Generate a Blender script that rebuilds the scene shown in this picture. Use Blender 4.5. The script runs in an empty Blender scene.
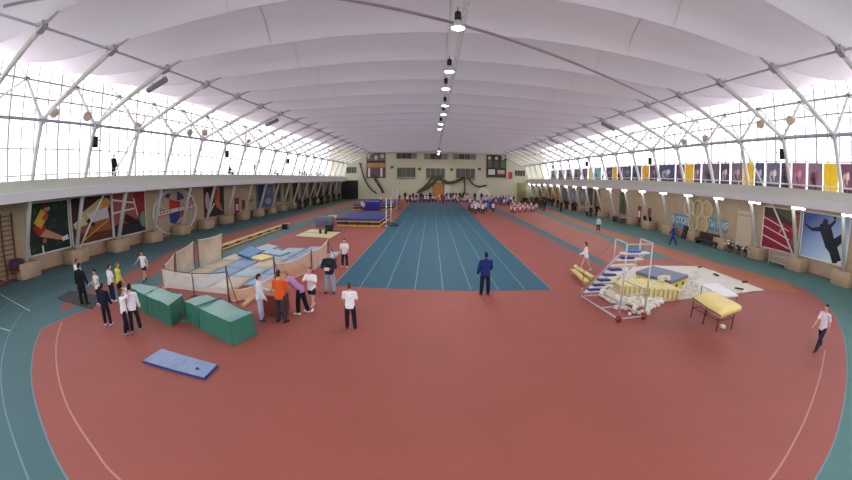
import bpy, bmesh, math, random
from mathutils import Vector, Matrix, Euler
random.seed(7)
PI = math.pi
scn = bpy.context.scene
COL = scn.collection
# ------------------------------------------------------------------ camera (wide lens, equidistant)
F_PX, PITCH, ROLL, YAW, CAMH = 384.75, 0.1539, 0.0113, 0.0152, 4.7
CAM = Vector((0, 0, CAMH))
def ray(px, py):
    x, y = px-426.0, py-240.0
    c, s = math.cos(ROLL), math.sin(ROLL)
    x, y = x*c+y*s, -x*s+y*c
    r = math.hypot(x, y)+1e-9
    th = r/F_PX
    d = Vector((math.sin(th)*x/r, math.cos(th), -math.sin(th)*y/r))
    cp, sp = math.cos(PITCH), math.sin(PITCH)
    d = Vector((d.x, d.y*cp+d.z*sp, -d.y*sp+d.z*cp))
    cy, sy = math.cos(YAW), math.sin(YAW)
    return Vector((d.x*cy-d.y*sy, d.x*sy+d.y*cy, d.z))
def G(px, py, z=0.0):                      # photo measurement -> point on a level plane
    d = ray(px, py); t = (z-CAMH)/d.z
    return CAM+d*t
def AX(px, py, X):                         # photo measurement -> point on a side wall
    d = ray(px, py); return CAM+d*(X/d.x)
def AY(px, py, Y):
    d = ray(px, py); return CAM+d*(Y/d.y)
def G2(px, py): 
    p = G(px, py); return (p.x, p.y)
camd = bpy.data.cameras.new('camera'); cam = bpy.data.objects.new('camera', camd); COL.objects.link(cam)
camd.type = 'PANO'
camd.sensor_fit = 'HORIZONTAL'; camd.sensor_width = 36.0; camd.sensor_height = 36.0*480/852
cc = camd
cc.panorama_type = 'FISHEYE_LENS_POLYNOMIAL'
cc.fisheye_fov = PI
cc.fisheye_polynomial_k0 = 0.0; cc.fisheye_polynomial_k1 = -(852/36.0)/F_PX
cc.fisheye_polynomial_k2 = 0.0; cc.fisheye_polynomial_k3 = 0.0; cc.fisheye_polynomial_k4 = 0.0
fw = ray(426, 240); rt = (ray(427, 240)-ray(425, 240)).normalized(); up = rt.cross(fw).normalized()
cam.matrix_world = Matrix(((rt.x, up.x, -fw.x, 0), (rt.y, up.y, -fw.y, 0), (rt.z, up.z, -fw.z, CAMH), (0, 0, 0, 1)))
camd.clip_end = 400; camd.clip_start = 0.05
scn.camera = cam

# ------------------------------------------------------------------ materials
MATS = {}
def mat(name, col, rough=0.6, var=0.06, scale=8.0, metal=0.0, emit=0.0, trans=0.0, spec=0.3, bump=0.0):
    if name in MATS: return MATS[name]
    m = bpy.data.materials.new(name); m.use_nodes = True; nt = m.node_tree; N = nt.nodes; Lk = nt.links
    b = N['Principled BSDF']; b.inputs['Roughness'].default_value = rough; b.inputs['Metallic'].default_value = metal
    b.inputs['Specular IOR Level'].default_value = spec
    tc = N.new('ShaderNodeTexCoord'); nz = N.new('ShaderNodeTexNoise'); nz.inputs['Scale'].default_value = scale; nz.inputs['Detail'].default_value = 4
    mx = N.new('ShaderNodeMix'); mx.data_type = 'RGBA'
    Lk.new(tc.outputs['Object'], nz.inputs['Vector']); Lk.new(nz.outputs['Fac'], mx.inputs['Factor'])
    c = col
    mx.inputs['A'].default_value = (max(c[0]*(1-var*2), 0), max(c[1]*(1-var*2), 0), max(c[2]*(1-var*2), 0), 1)
    mx.inputs['B'].default_value = (min(c[0]*(1+var*2), 1), min(c[1]*(1+var*2), 1), min(c[2]*(1+var*2), 1), 1)
    Lk.new(mx.outputs['Result'], b.inputs['Base Color'])
    if emit > 0:
        Lk.new(mx.outputs['Result'], b.inputs['Emission Color']); b.inputs['Emission Strength'].default_value = emit
    if trans > 0:
        out = N['Material Output']; tr = N.new('ShaderNodeBsdfTranslucent'); ms = N.new('ShaderNodeMixShader')
        Lk.new(mx.outputs['Result'], tr.inputs['Color'])
        ms.inputs[0].default_value = trans; Lk.new(b.outputs[0], ms.inputs[1]); Lk.new(tr.outputs[0], ms.inputs[2]); Lk.new(ms.outputs[0], out.inputs['Surface'])
    if bump > 0:
        bp = N.new('ShaderNodeBump'); bp.inputs['Strength'].default_value = bump; bp.inputs['Distance'].default_value = 0.05
        Lk.new(nz.outputs['Fac'], bp.inputs['Height']); Lk.new(bp.outputs[0], b.inputs['Normal'])
    MATS[name] = m
    return m
def clear_mat(name, col, alpha, scale=0.0):          # thin film, net or pane
    if name in MATS: return MATS[name]
    m = bpy.data.materials.new(name); m.use_nodes = True; nt = m.node_tree; N = nt.nodes; Lk = nt.links
    out = N['Material Output']; b = N['Principled BSDF']; b.inputs['Base Color'].default_value = (*col, 1); b.inputs['Roughness'].default_value = .7
    t = N.new('ShaderNodeBsdfTransparent'); ms = N.new('ShaderNodeMixShader'); ms.inputs[0].default_value = alpha
    Lk.new(t.outputs[0], ms.inputs[1]); Lk.new(b.outputs[0], ms.inputs[2]); Lk.new(ms.outputs[0], out.inputs['Surface'])
    if scale:
        tc = N.new('ShaderNodeTexCoord'); nz = N.new('ShaderNodeTexNoise'); nz.inputs['Scale'].default_value = scale
        mr = N.new('ShaderNodeMapRange'); mr.inputs['From Min'].default_value = .3; mr.inputs['From Max'].default_value = .7
        mr.inputs['To Min'].default_value = alpha*.75; mr.inputs['To Max'].default_value = min(1, alpha*1.25)
        Lk.new(tc.outputs['Object'], nz.inputs['Vector']); Lk.new(nz.outputs['Fac'], mr.inputs['Value']); Lk.new(mr.outputs[0], ms.inputs[0])
    MATS[name] = m
    return m
def srgb(r, g, b):
    f = lambda v: (v/255/12.92) if v/255 <= .04045 else ((v/255+.055)/1.055)**2.4
    return (f(r), f(g), f(b))
def C(name, r, g, b, **k): return mat(name, srgb(r, g, b), **k)

# ------------------------------------------------------------------ mesh builder
class MB:
    def __init__(s): s.v = []; s.f = []; s.m = []; s.sm = []
    def add(s, vs, fs, mi=0, smooth=False):
        o = len(s.v); s.v += [tuple(v) for v in vs]
        for f in fs: s.f.append(tuple(i+o for i in f)); s.m.append(mi); s.sm.append(smooth)
        return s
    def box(s, c, d, rz=0.0, mi=0, rx=0.0, ry=0.0):
        R = Euler((rx, ry, rz)).to_matrix(); c = Vector(c)
        vs = [c+R @ Vector((x*d[0]/2, y*d[1]/2, z*d[2]/2)) for x in (-1, 1) for y in (-1, 1) for z in (-1, 1)]
        return s.add(vs, [(0, 1, 3, 2), (4, 6, 7, 5), (0, 4, 5, 1), (2, 3, 7, 6), (0, 2, 6, 4), (1, 5, 7, 3)], mi)
    def bbox(s, c, d, rz=0.0, mi=0, bev=0.04, seg=2):   # bevelled box
        bm = bmesh.new(); bmesh.ops.create_cube(bm, size=1)
        bmesh.ops.scale(bm, vec=d, verts=bm.verts)
        bmesh.ops.bevel(bm, geom=bm.edges[:], offset=bev, segments=seg, affect='EDGES', profile=.5)
        R = Matrix.Translation(Vector(c)) @ Matrix.Rotation(rz, 4, 'Z')
        bm.verts.index_update()
        vs = [R @ v.co for v in bm.verts]; fs = [tuple(v.index for v in f.verts) for f in bm.faces]; bm.free()
        return s.add(vs, fs, mi, True)
    def prism(s, pts, z0, z1, mi=0):
        n = len(pts); vs = [(p[0], p[1], z0) for p in pts]+[(p[0], p[1], z1) for p in pts]
        ar = sum(pts[i][0]*pts[(i+1) % n][1]-pts[(i+1) % n][0]*pts[i][1] for i in range(n))
        fs = [tuple(range(n-1, -1, -1)), tuple(range(n, 2*n))]+[(i, (i+1) % n, (i+1) % n+n, i+n) for i in range(n)]
        if ar < 0: fs = [tuple(reversed(f)) for f in fs]
        return s.add(vs, fs, mi)
    def hexa(s, b, t, mi=0):                             # 4 bottom + 4 top corners
        return s.add(list(b)+list(t), [(3, 2, 1, 0), (4, 5, 6, 7), (0, 1, 5, 4), (1, 2, 6, 5), (2, 3, 7, 6), (3, 0, 4, 7)], mi)
    def poly(s, pts, mi=0): return s.add(pts, [tuple(range(len(pts)))], mi)
    def tube(s, pts, r, seg=8, mi=0, cap=True):
        pts = [Vector(p) for p in pts]; n = len(pts); rr = r if isinstance(r, (list, tuple)) else [r]*n
        vs = []; fs = []; pu = None
        for i, p in enumerate(pts):
            d = (pts[min(i+1, n-1)]-pts[max(i-1, 0)]).normalized()
            if pu is None: pu = Vector((0, 0, 1)) if abs(d.z) < .9 else Vector((1, 0, 0))
            a = d.cross(pu).normalized(); b = a.cross(d).normalized(); pu = b
            for k in range(seg):
                t = 2*PI*k/seg; vs.append(p+a*math.cos(t)*rr[i]+b*math.sin(t)*rr[i])
        for i in range(n-1):
            for k in range(seg):
                k2 = (k+1) % seg; fs.append((i*seg+k, i*seg+k2, (i+1)*seg+k2, (i+1)*seg+k))
        if cap: fs += [tuple(range(seg-1, -1, -1)), tuple((n-1)*seg+k for k in range(seg))]
        return s.add(vs, fs, mi, True)
    def ring(s, c, ax1, ax2, R, r, n=32, seg=6, mi=0):
        c = Vector(c); a = Vector(ax1); b = Vector(ax2); w = a.cross(b).normalized(); vs = []; fs = []
        for i in range(n):
            t = 2*PI*i/n; d = a*math.cos(t)+b*math.sin(t)
            for k in range(seg):
                u = 2*PI*k/seg; vs.append(c+d*(R+r*math.cos(u))+w*r*math.sin(u))
        for i in range(n):
            for k in range(seg): fs.append((i*seg+k, ((i+1) % n)*seg+k, ((i+1) % n)*seg+(k+1) % seg, i*seg+(k+1) % seg))
        return s.add(vs, fs, mi, True)
    def lathe(s, c, prof, seg=16, mi=0):
        vs = []; fs = []
        for (r, z) in prof:
            for k in range(seg): t = 2*PI*k/seg; vs.append((c[0]+r*math.cos(t), c[1]+r*math.sin(t), c[2]+z))
        for i in range(len(prof)-1):
            for k in range(seg): fs.append((i*seg+k, i*seg+(k+1) % seg, (i+1)*seg+(k+1) % seg, (i+1)*seg+k))
        return s.add(vs, fs, mi, True)
    def ball(s, c, r, mi=0, n=8, m=6, sc=(1, 1, 1)):
        pr = [(max(r*math.sin(PI*i/m), 1e-4), -r*math.cos(PI*i/m)) for i in range(m+1)]
        o = len(s.v); s.lathe((0, 0, 0), pr, n, mi)
        for i in range(o, len(s.v)): v = s.v[i]; s.v[i] = (c[0]+v[0]*sc[0], c[1]+v[1]*sc[1], c[2]+v[2]*sc[2])
        return s
    def mesh(s, name, mats, off=None):
        me = bpy.data.meshes.new(name)
        vs = s.v if off is None else [(v[0]-off[0], v[1]-off[1], v[2]-off[2]) for v in s.v]
        me.from_pydata(vs, [], s.f)
        for m in (mats if isinstance(mats, (list, tuple)) else [mats]): me.materials.append(m)
        me.polygons.foreach_set('material_index', s.m); me.polygons.foreach_set('use_smooth', s.sm); me.update()
        return me
    def build(s, name, mats, parent=None, world=True):
        off = None
        if parent is not None and world: off = wloc(parent)
        o = bpy.data.objects.new(name, s.mesh(name, mats, off)); COL.objects.link(o)
        if parent is not None: o.parent = parent
        return o
def wloc(o):
    p = Vector((0, 0, 0))
    while o is not None: p = p+o.location; o = o.parent
    return p
def obj(name, me, parent=None, loc=(0, 0, 0), rz=0.0):
    o = bpy.data.objects.new(name, me); COL.objects.link(o); o.location = loc; o.rotation_euler = (0, 0, rz)
    if parent is not None: o.parent = parent
    return o
def tag(o, label, cat, group=None, kind=None):
    if label: o['label'] = label
    if cat: o['category'] = cat
    if group: o['group'] = group
    if kind: o['kind'] = kind
    return o
def thing(name, label, cat, loc=(0, 0, 0), rz=0.0, group=None):
    o = bpy.data.objects.new(name, None); COL.objects.link(o); o.location = loc; o.rotation_euler = (0, 0, rz)
    o.empty_display_size = .2
    return tag(o, label, cat, group)
def dup(root, loc, rz=None, label=None, group=None):
    r = root.copy(); COL.objects.link(r); r.location = loc
    if rz is not None: r.rotation_euler = (0, 0, rz)
    if label: r['label'] = label
    if group: r['group'] = group
    for ch in list(root.children):
        c = ch.copy(); COL.objects.link(c); c.parent = r
        for g in list(ch.children):
            d = g.copy(); COL.objects.link(d); d.parent = c
    return r
def struct(o, label=None, cat=None):
    o['kind'] = 'structure'
    if label: o['label'] = label
    if cat: o['category'] = cat
    return o
ORD = ['nearest', 'second', 'third', 'fourth', 'fifth', 'sixth', 'seventh', 'eighth', 'ninth', 'tenth', 'eleventh', 'twelfth', 'thirteenth',
       'fourteenth', 'fifteenth', 'sixteenth', 'seventeenth', 'eighteenth', 'nineteenth', 'twentieth', 'twenty-first', 'twenty-second', 'twenty-third']
# ------------------------------------------------------------------ people
TMP = bpy.data.collections.new('tmp'); COL.children.link(TMP)
def remesh(mb, voxel, smooth=4):
    me = bpy.data.meshes.new('t'); me.from_pydata(mb.v, [], mb.f); me.update()
    o = bpy.data.objects.new('t', me); TMP.objects.link(o)
    md = o.modifiers.new('r', 'REMESH'); md.mode = 'VOXEL'; md.voxel_size = voxel
    if smooth:
        sm = o.modifiers.new('s', 'SMOOTH'); sm.factor = .5; sm.iterations = smooth
    dg = bpy.context.evaluated_depsgraph_get(); ev = o.evaluated_get(dg)
    out = bpy.data.meshes.new_from_object(ev, depsgraph=dg)
    bpy.data.objects.remove(o); bpy.data.meshes.remove(me)
    out.polygons.foreach_set('use_smooth', [True]*len(out.polygons))
    return out
def chain(mb, pts, rad, right=Vector((1, 0, 0)), seg=12, flat=False):
    """closed loft through pts; rad = (across, along-forward) pairs"""
    pts = [Vector(p) for p in pts]; n = len(pts); P = []; R = []
    rad = [r if isinstance(r, tuple) else (r, r) for r in rad]
    d0 = (pts[1]-pts[0]).normalized(); d1 = (pts[-1]-pts[-2]).normalized()
    for a, k in (() if flat else ((.85, .5), (.5, .87))):
        P.append(pts[0]-d0*min(rad[0])*a); R.append((rad[0][0]*k, rad[0][1]*k))
    P += pts; R += rad
    for a, k in ((.5, .87), (.85, .5)):
        P.append(pts[-1]+d1*min(rad[-1])*a); R.append((rad[-1][0]*k, rad[-1][1]*k))
    vs = []; fs = []; N = len(P)
    for i, p in enumerate(P):
        d = (P[min(i+1, N-1)]-P[max(i-1, 0)]).normalized()
        a = (right-d*right.dot(d))
        if a.length < .05: a = Vector((0, 1, 0))-d*d.y
        a.normalize(); b = d.cross(a).normalized()
        for k in range(seg):
            t = 2*PI*k/seg; vs.append(p+a*math.cos(t)*R[i][0]+b*math.sin(t)*R[i][1])
    for i in range(N-1):
        for k in range(seg): fs.append((i*seg+k, i*seg+(k+1) % seg, (i+1)*seg+(k+1) % seg, (i+1)*seg+k))
    fs += [tuple(range(seg-1, -1, -1)), tuple((N-1)*seg+k for k in range(seg))]
    mb.add(vs, fs, 0, True)
def rotx(v, a): return Vector((v.x, v.y*math.cos(a)-v.z*math.sin(a), v.y*math.sin(a)+v.z*math.cos(a)))
def skel(pose):
    """joints of a 1.75 m figure facing +Y, feet on z = 0"""
    D = math.radians; J = {}
    lean = D(pose.get('lean', 3)); hip = Vector((0, 0, .93))
    T = lambda x, y, z: hip+rotx(Vector((x, y, z)), -lean)
    J['pelvis'] = hip; J['waist'] = T(0, .01, .17); J['chest'] = T(0, 0.0, .36); J['neck0'] = T(0, -.02, .55); 
    hl = lean+D(pose.get('nod', 0)); nk = J['neck0']
    H = lambda x, y, z: nk+rotx(Vector((x, y, z)), -hl*.8)
    J['head'] = H(0, .03, .185); J['H'] = H
    tw = D(pose.get('turn', 0)); J['turn'] = tw
    for s, nm in ((-1, 'l'), (1, 'r')):
        f, ab, e, inw = (list(pose.get(nm+'arm', (8, 8, 12, 0)))+[0])[:4]
        f = D(f); ab = D(ab); e = D(e); inw = D(inw)
        sh = T(s*.185, -.01, .49); J[nm+'sh'] = sh
        fr = f  # measured from hanging straight down
        d1 = Vector((s*math.sin(ab), math.sin(fr)*math.cos(ab), -math.cos(fr)*math.cos(ab)))
        el = sh+d1*.29; J[nm+'el'] = el
        ab2 = ab*.6-inw
        d2 = Vector((s*math.sin(ab2), math.sin(fr+e)*math.cos(ab2), -math.cos(fr+e)*math.cos(ab2)))
        J[nm+'wr'] = el+d2*.255; J[nm+'hd'] = d2
        q, k, la = (list(pose.get(nm+'leg', (2, 3, 3)))+[3])[:3]
        q = D(q); k = D(k); la = D(la)
        hp = Vector((s*.092, 0, .92)); J[nm+'hip'] = hp
        d1 = Vector((s*math.sin(la), math.sin(q)*math.cos(la), -math.cos(q)*math.cos(la)))
        kn = hp+d1*.42; d2 = Vector((s*math.sin(la)*.4, math.sin(q-k), -math.cos(q-k))).normalized()
        an = kn+d2*.41; J[nm+'kn'] = kn; J[nm+'an'] = an
        toe = D(pose.get(nm+'toe', 0)); J[nm+'to'] = an+Vector((s*.03, .15*math.cos(toe), -.06-.15*math.sin(toe)))
        J[nm+'heel'] = an+Vector((0, -.045, -.055))
    zmin = min(min(J[a+'to'].z, J[a+'heel'].z) for a in 'lr')-.028
    for k_, v in J.items():
        if isinstance(v, Vector): J[k_] = v-Vector((0, 0, zmin))
    J['dz'] = zmin
    return J
def body_mb(J, near):
    mb = MB(); X = Vector((1, 0, 0))
    chain(mb, [J['pelvis']-Vector((0, 0, .05)), J['pelvis']+Vector((0, 0, .05)), J['waist'], J['chest'], J['neck0']-(J['neck0']-J['chest'])*.25],
          [(.145, .1), (.15, .105), (.125, .09), (.145, .1), (.12, .075)], X)
    hd = J['head']; ax = (hd-J['neck0']).normalized()
    chain(mb, [J['neck0']-ax*.05, J['neck0']+ax*.1], [.055, .05], X)
    t = J['turn']; rx_ = Vector((math.cos(t), -math.sin(t), 0)); fy = Vector((math.sin(t), math.cos(t), 0)); fy = (fy-ax*fy.dot(ax)).normalized(); rx_ = fy.cross(ax)
    J['fy'] = fy; J['rx'] = rx_; J['ax'] = ax
    prof = [(-.105, .03, .04, .045), (-.085, .05, .068, .02), (-.03, .068, .09, .005), (.03, .075, .098, -.005), (.08, .062, .08, -.01), (.11, .03, .04, -.012)]
    chain(mb, [hd+ax*p[0]+fy*p[3] for p in prof], [(p[1], p[2]) for p in prof], rx_)
    if near:
        chain(mb, [hd+fy*.09+ax*.02, hd+fy*.112-ax*.022], [.012, .016], rx_, 6)
        for s in (-1, 1): chain(mb, [hd+rx_*s*.076-ax*.025, hd+rx_*s*.08+ax*.02], [(.012, .018), (.014, .022)], rx_, 6)
    for nm, s in (('l', -1), ('r', 1)):
        sh, el, wr, d = J[nm+'sh'], J[nm+'el'], J[nm+'wr'], J[nm+'hd']
        chain(mb, [J['neck0']-Vector((0, 0, .04)), sh], [.06, .058], X)
        chain(mb, [sh, sh.lerp(el, .5), el], [.052, .046, .038], X)
        chain(mb, [el, el.lerp(wr, .35), wr], [.038, .038, .026], X)
        # palm, four unequal bent fingers and a thumb off its side
        side = Vector((0, 1, 0))-d*d.y
        side = side.normalized() if side.length > .1 else Vector((0, 0, 1)).cross(d).normalized()
        inn = d.cross(side).normalized()
        if inn.x*s > 0: inn = -inn
        if near:
            chain(mb, [wr, wr+d*.045, wr+d*.085], [(.022, .02), (.018, .04), (.016, .04)], inn, 8)
            for q, ln in enumerate((.062, .072, .068, .052)):
                b = wr+d*.08+side*(.03-.02*q); m = b+d*ln*.55+inn*.01; e = m+d*ln*.4+inn*.022
                chain(mb, [b, m, e], [.0095, .0088, .0075], inn, 6)
            b = wr+d*.03+side*.03; m = b+d*.03+side*.028+inn*.006; e = m+d*.03+side*.008+inn*.012
            chain(mb, [b, m, e], [.013, .0105, .0088], inn, 6)
        else:
            chain(mb, [wr, wr+d*.08, wr+d*.15+inn*.02], [(.024, .024), (.018, .04), (.014, .03)], inn, 8)
        hp, kn, an = J[nm+'hip'], J[nm+'kn'], J[nm+'an']
        chain(mb, [hp, hp.lerp(kn, .45), kn], [.076, .069, .052], X)
        chain(mb, [kn, kn.lerp(an, .3), an], [.05, .053, .034], X)
        chain(mb, [J[nm+'heel'], an-Vector((0, 0, .03)), J[nm+'to']], [.034, .04, .03], X, 8)
    return mb
def shirt_mb(J, kind):
    mb = MB(); X = Vector((1, 0, 0)); g = .022 if kind in ('jacket', 'coat') else .014
    lo = -.1 if kind != 'coat' else -.3
    up_ = (J['chest']-J['waist']).normalized()
    chain(mb, [J['pelvis']+Vector((0, 0, lo)), J['pelvis']+Vector((0, 0, .06)), J['waist'], J['chest'], J['neck0']-up_*.07],
          [(.168+g, .124+g), (.162+g, .118+g), (.145+g, .105+g), (.154+g, .11+g), (.13+g, .08+g)], X, 12, True)
    for nm in 'lr':
        sh, el, wr = J[nm+'sh'], J[nm+'el'], J[nm+'wr']
        chain(mb, [J['neck0']-Vector((0, 0, .045)), sh], [.062+g*.6, .06+g*.6], X)
        if kind == 'tee': chain(mb, [sh, sh.lerp(el, .75)], [.058+g, .056+g], X)
        elif kind == 'vest': chain(mb, [sh, sh.lerp(el, .08)], [.058+g*.7, .058+g*.7], X)
        else:
            chain(mb, [sh, el], [.058+g, .046+g], X); chain(mb, [el, el.lerp(wr, .94)], [.046+g, .036+g], X)
    if kind in ('jacket', 'coat'):
        chain(mb, [J['neck0']-up_*.03, J['neck0']+up_*.03], [.07, .068], X)
    return mb
def legs_mb(J, kind):
    mb = MB(); X = Vector((1, 0, 0)); g = .026 if kind == 'trousers' else .012
    chain(mb, [J['pelvis']-Vector((0, 0, .07)), J['pelvis']+Vector((0, 0, .03))], [(.138+g, .096+g), (.115+g, .076+g)], X)
    for nm in 'lr':
        hp, kn, an = J[nm+'hip'], J[nm+'kn'], J[nm+'an']
        if kind == 'shorts': chain(mb, [hp, hp.lerp(kn, .55)], [.076+g, .08+g], X)
        else:
            chain(mb, [hp, hp.lerp(kn, .45), kn], [.066+g, .068+g, .056+g], X)
            chain(mb, [kn, kn.lerp(an, .35), kn.lerp(an, .95)], [.056+g, .056+g, .044+g], X)
    return mb
def shoes_mb(J, side):
    mb = MB()
    for nm in side:
        chain(mb, [J[nm+'heel'], J[nm+'an']-Vector((0, 0, .045)), J[nm+'to']], [.043, .05, .04], Vector((1, 0, 0)), 10)
    return mb
def hair_mb(J, kind):
    mb = MB(); hd, ax, fy, rx = J['head'], J['ax'], J['fy'], J['rx']
    prof = [(-.045, .066, .07, -.035), (0, .078, .088, -.024), (.045, .08, .098, -.016), (.085, .068, .084, -.014), (.118, .034, .044, -.016)]
    if kind == 'bald': prof = [(-.05, .07, .07, -.045), (-.02, .076, .08, -.035), (.015, .076, .08, -.032)]
    if kind == 'long': prof = [(-.17, .06, .035, -.075), (-.1, .075, .05, -.06)]+prof
    chain(mb, [hd+ax*p[0]+fy*p[3] for p in prof], [(p[1], p[2]) for p in prof], rx)
    return mb
def eyes_mb(J, s):
    mb = MB(); hd, ax, fy, rx = J['head'], J['ax'], J['fy'], J['rx']
    mb.ball(hd+fy*.086+rx*s*.031+ax*.015, .011, 0, 8, 6)
    return mb
PROTO = {}
def person_meshes(key, pose, shirt, legs, hair, near):
    k = (key, shirt, legs, hair, near)
    if k in PROTO: return PROTO[k]
    J = skel(pose); vb = .0125 if near else .026; vc = .016 if near else .026
    d = {'body': remesh(body_mb(J, near), vb, 3 if near else 2)}
    if shirt: d['shirt'] = remesh(shirt_mb(J, shirt), vc, 3)
    if legs: d['legs'] = remesh(legs_mb(J, legs), vc, 3)
    
    if near:
        for q in 'lr': d['shoe'+q] = remesh(shoes_mb(J, q), vc, 2)
    d['hair'] = remesh(hair_mb(J, hair), .014 if near else .026, 2)
    if near:
        for s in (-1, 1): d['eye%d' % s] = eyes_mb(J, s).mesh('eye', C('eye dark', 40, 30, 28))
    PROTO[k] = d
    return d
SKIN = C('skin', 205, 160, 138, var=.03); 
def person(pos, rz, h, label, shirt, legs, hair=('short', (45, 35, 30)), shoes=(40, 38, 42), pose=None, key=None, group=None, near=True, skin=None):
    """shirt = (kind, rgb) etc.; rz in degrees, 0 = facing away from the camera down the hall"""
    pose = pose or {}; key = key or str(sorted(pose.items()))
    d = person_meshes(key, pose, shirt[0], legs[0], hair[0], near)
    def part(nm, me, rgb, parent, label=None):
        nmz = 'cloth %s %d %d %d' % (nm, *rgb)
        m = C(nmz, *rgb, rough=.85, var=.05, scale=14, spec=.15) if not isinstance(rgb, bpy.types.Material) else rgb
        if not me.materials: me.materials.append(m)
        o = bpy.data.objects.new(nm, me); COL.objects.link(o)
        o.material_slots[0].link = 'OBJECT'; o.material_slots[0].material = m
        if parent: o.parent = parent
        if label: o['label'] = label
        return o
    root = bpy.data.objects.new('person', d['body']); COL.objects.link(root)
    if not d['body'].materials: d['body'].materials.append(SKIN)
    root.location = pos; root.rotation_euler = (0, 0, math.radians(rz)); s = h/1.75; gk = 1.08 if near else 1.0; root.scale = (s*gk, s*gk, s)
    tag(root, label, 'person', group)
    part({'jacket': 'jacket', 'coat': 'coat', 'vest': 'vest', 'tee': 'shirt', 'long': 'shirt'}[shirt[0]], d['shirt'], shirt[1], root)
    part(legs[0], d['legs'], legs[1], root)
    if near:
        for q in 'lr': part('shoe', d['shoe'+q], shoes, root)
    part('hair', d['hair'], hair[1], root)
    if near:
        for s in (-1, 1):
            o = bpy.data.objects.new('eye', d['eye%d' % s]); COL.objects.link(o); o.parent = root
    return root
W = (232, 230, 236); BLK = (32, 31, 36); NAVY = (36, 42, 66); DGREY = (58, 58, 64)
def PF(px, py, *a, **k): return person(G(px, py), *a, **k)
stand = dict(lean=2, larm=(6, 9, 14), rarm=(10, 8, 10), lleg=(2, 3, 4), rleg=(0, 2, 5))
stand2 = dict(lean=4, larm=(14, 8, 70, 25), rarm=(16, 8, 75, 25), lleg=(3, 3, 5), rleg=(-1, 2, 4))
walk = dict(lean=6, larm=(-22, 8, 15), rarm=(24, 7, 22), lleg=(22, 8, 2), rleg=(-16, 14, 2), rtoe=25)
walkb = dict(lean=4, larm=(18, 10, 20), rarm=(-20, 10, 10), lleg=(-20, 8, 2), rleg=(20, 6, 2), ltoe=25)
akimbo = dict(lean=2, larm=(-8, 38, 75, 60), rarm=(-8, 38, 75, 60), lleg=(2, 2, 7), rleg=(2, 2, 7))
PF(84.5, 305, 12, 1.8, 'man in black jacket and trousers with back turned on the dark mat', ('jacket', BLK), ('trousers', (34, 33, 38)), ('short', (38, 32, 30)), BLK, dict(stand, lleg=(2, 2, 6), rleg=(2, 2, 6), larm=(4, 16, 10), rarm=(4, 16, 12)))
PF(81, 295, -8, 1.72, 'person in white shirt mostly hidden behind the man in black', ('tee', W), ('trousers', DGREY), ('short', (110, 78, 58)), W, stand)
PF(100.5, 304.5, 170, 1.5, 'boy in white vest with green neckline beside the man in black', ('vest', (222, 226, 224)), ('trousers', BLK), ('short', (50, 38, 32)), W, stand2)
PF(108.5, 325, 20, 1.5, 'child in dark navy jacket over a white hem, nearest the green stack on its left', ('jacket', (34, 36, 52)), ('trousers', (36, 34, 40)), ('short', (40, 34, 32)), W, stand)
PF(113.5, 301, -15, 1.6, 'youth in white T-shirt and navy trousers left of the yellow bib', ('tee', W), ('trousers', (40, 44, 62)), ('short', (60, 44, 36)), W, stand)
PF(121.5, 299.5, -20, 1.62, 'youth wearing a bright yellow bib with white back panel', ('vest', (214, 222, 70)), ('trousers', BLK), ('short', (140, 104, 70)), W, stand)
PF(128, 333, -30, 1.52, 'girl in white top and black trousers, arm raised to her head', ('tee', W), ('trousers', (32, 32, 40)), ('long', (92, 62, 48)), (150, 140, 140), dict(stand, rarm=(120, 20, 95, 10), lleg=(6, 4, 3), rleg=(-6, 6, 4)))
PF(136.5, 331, 30, 1.62, 'youth in white shirt and black trousers against the end of the green stack', ('long', (226, 224, 230)), ('trousers', (34, 34, 42)), ('short', (42, 34, 32)), (160, 150, 150), dict(stand, larm=(70, 15, 80, 10), lleg=(-6, 4, 3), rleg=(10, 5, 5)))
PF(145.5, 281, 185, 1.55, 'boy in white bib and navy shorts stepping along the track with arms out', ('vest', W), ('shorts', (44, 46, 66)), ('short', (90, 70, 58)), (90, 60, 60), dict(walk, larm=(10, 40, 30), rarm=(10, 42, 25)))
PF(262, 320, -70, 1.62, 'person in white and blue tracksuit standing left of the orange shirt', ('jacket', (214, 216, 228)), ('trousers', (176, 180, 200)), ('short', (50, 36, 32)), (70, 70, 80), dict(stand, rarm=(10, 6, 25), larm=(20, 6, 50)))
PF(282, 322, -8, 1.78, 'man in bright orange shirt and dark trousers seen from behind', ('long', (222, 92, 40)), ('trousers', (58, 56, 66)), ('short', (66, 46, 40)), BLK, dict(stand, larm=(20, 6, 60, 20), rarm=(22, 6, 60, 20), lleg=(1, 2, 4), rleg=(1, 2, 4)))
PF(302, 313.5, 84, 1.74, 'person in lilac shirt and black trousers bending over the table', ('long', (176, 136, 186)), ('trousers', (30, 29, 34)), ('short', (150, 118, 96)), (222, 220, 224), dict(lean=48, nod=-10, larm=(62, 6, 30, 5), rarm=(58, 6, 30, 5), lleg=(8, 6, 3), rleg=(-10, 4, 4)))
PF(313, 309, 172, 1.6, 'girl in white T-shirt and dark shorts walking with hands at her chest', ('tee', (236, 234, 238)), ('shorts', (40, 38, 50)), ('long', (120, 84, 62)), (236, 234, 236), dict(walk, larm=(30, 14, 95, 40), rarm=(30, 14, 95, 40)))
mj = PF(330.5, 293, 182, 1.76, 'man in navy jacket and pale blue jeans facing the camera', ('jacket', (40, 42, 58)), ('trousers', (138, 164, 182)), ('short', (104, 74, 60)), (74, 66, 64), dict(stand, larm=(18, 16, 70, 42), rarm=(18, 18, 72, 42), lleg=(1, 2, 6), rleg=(1, 2, 6)))
PF(345, 267, 175, 1.55, 'boy in white bib and black leggings by the edge of the blue lanes', ('tee', (226, 222, 228)), ('trousers', (42, 40, 50)), ('short', (38, 32, 30)), (222, 220, 222), stand)
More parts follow.
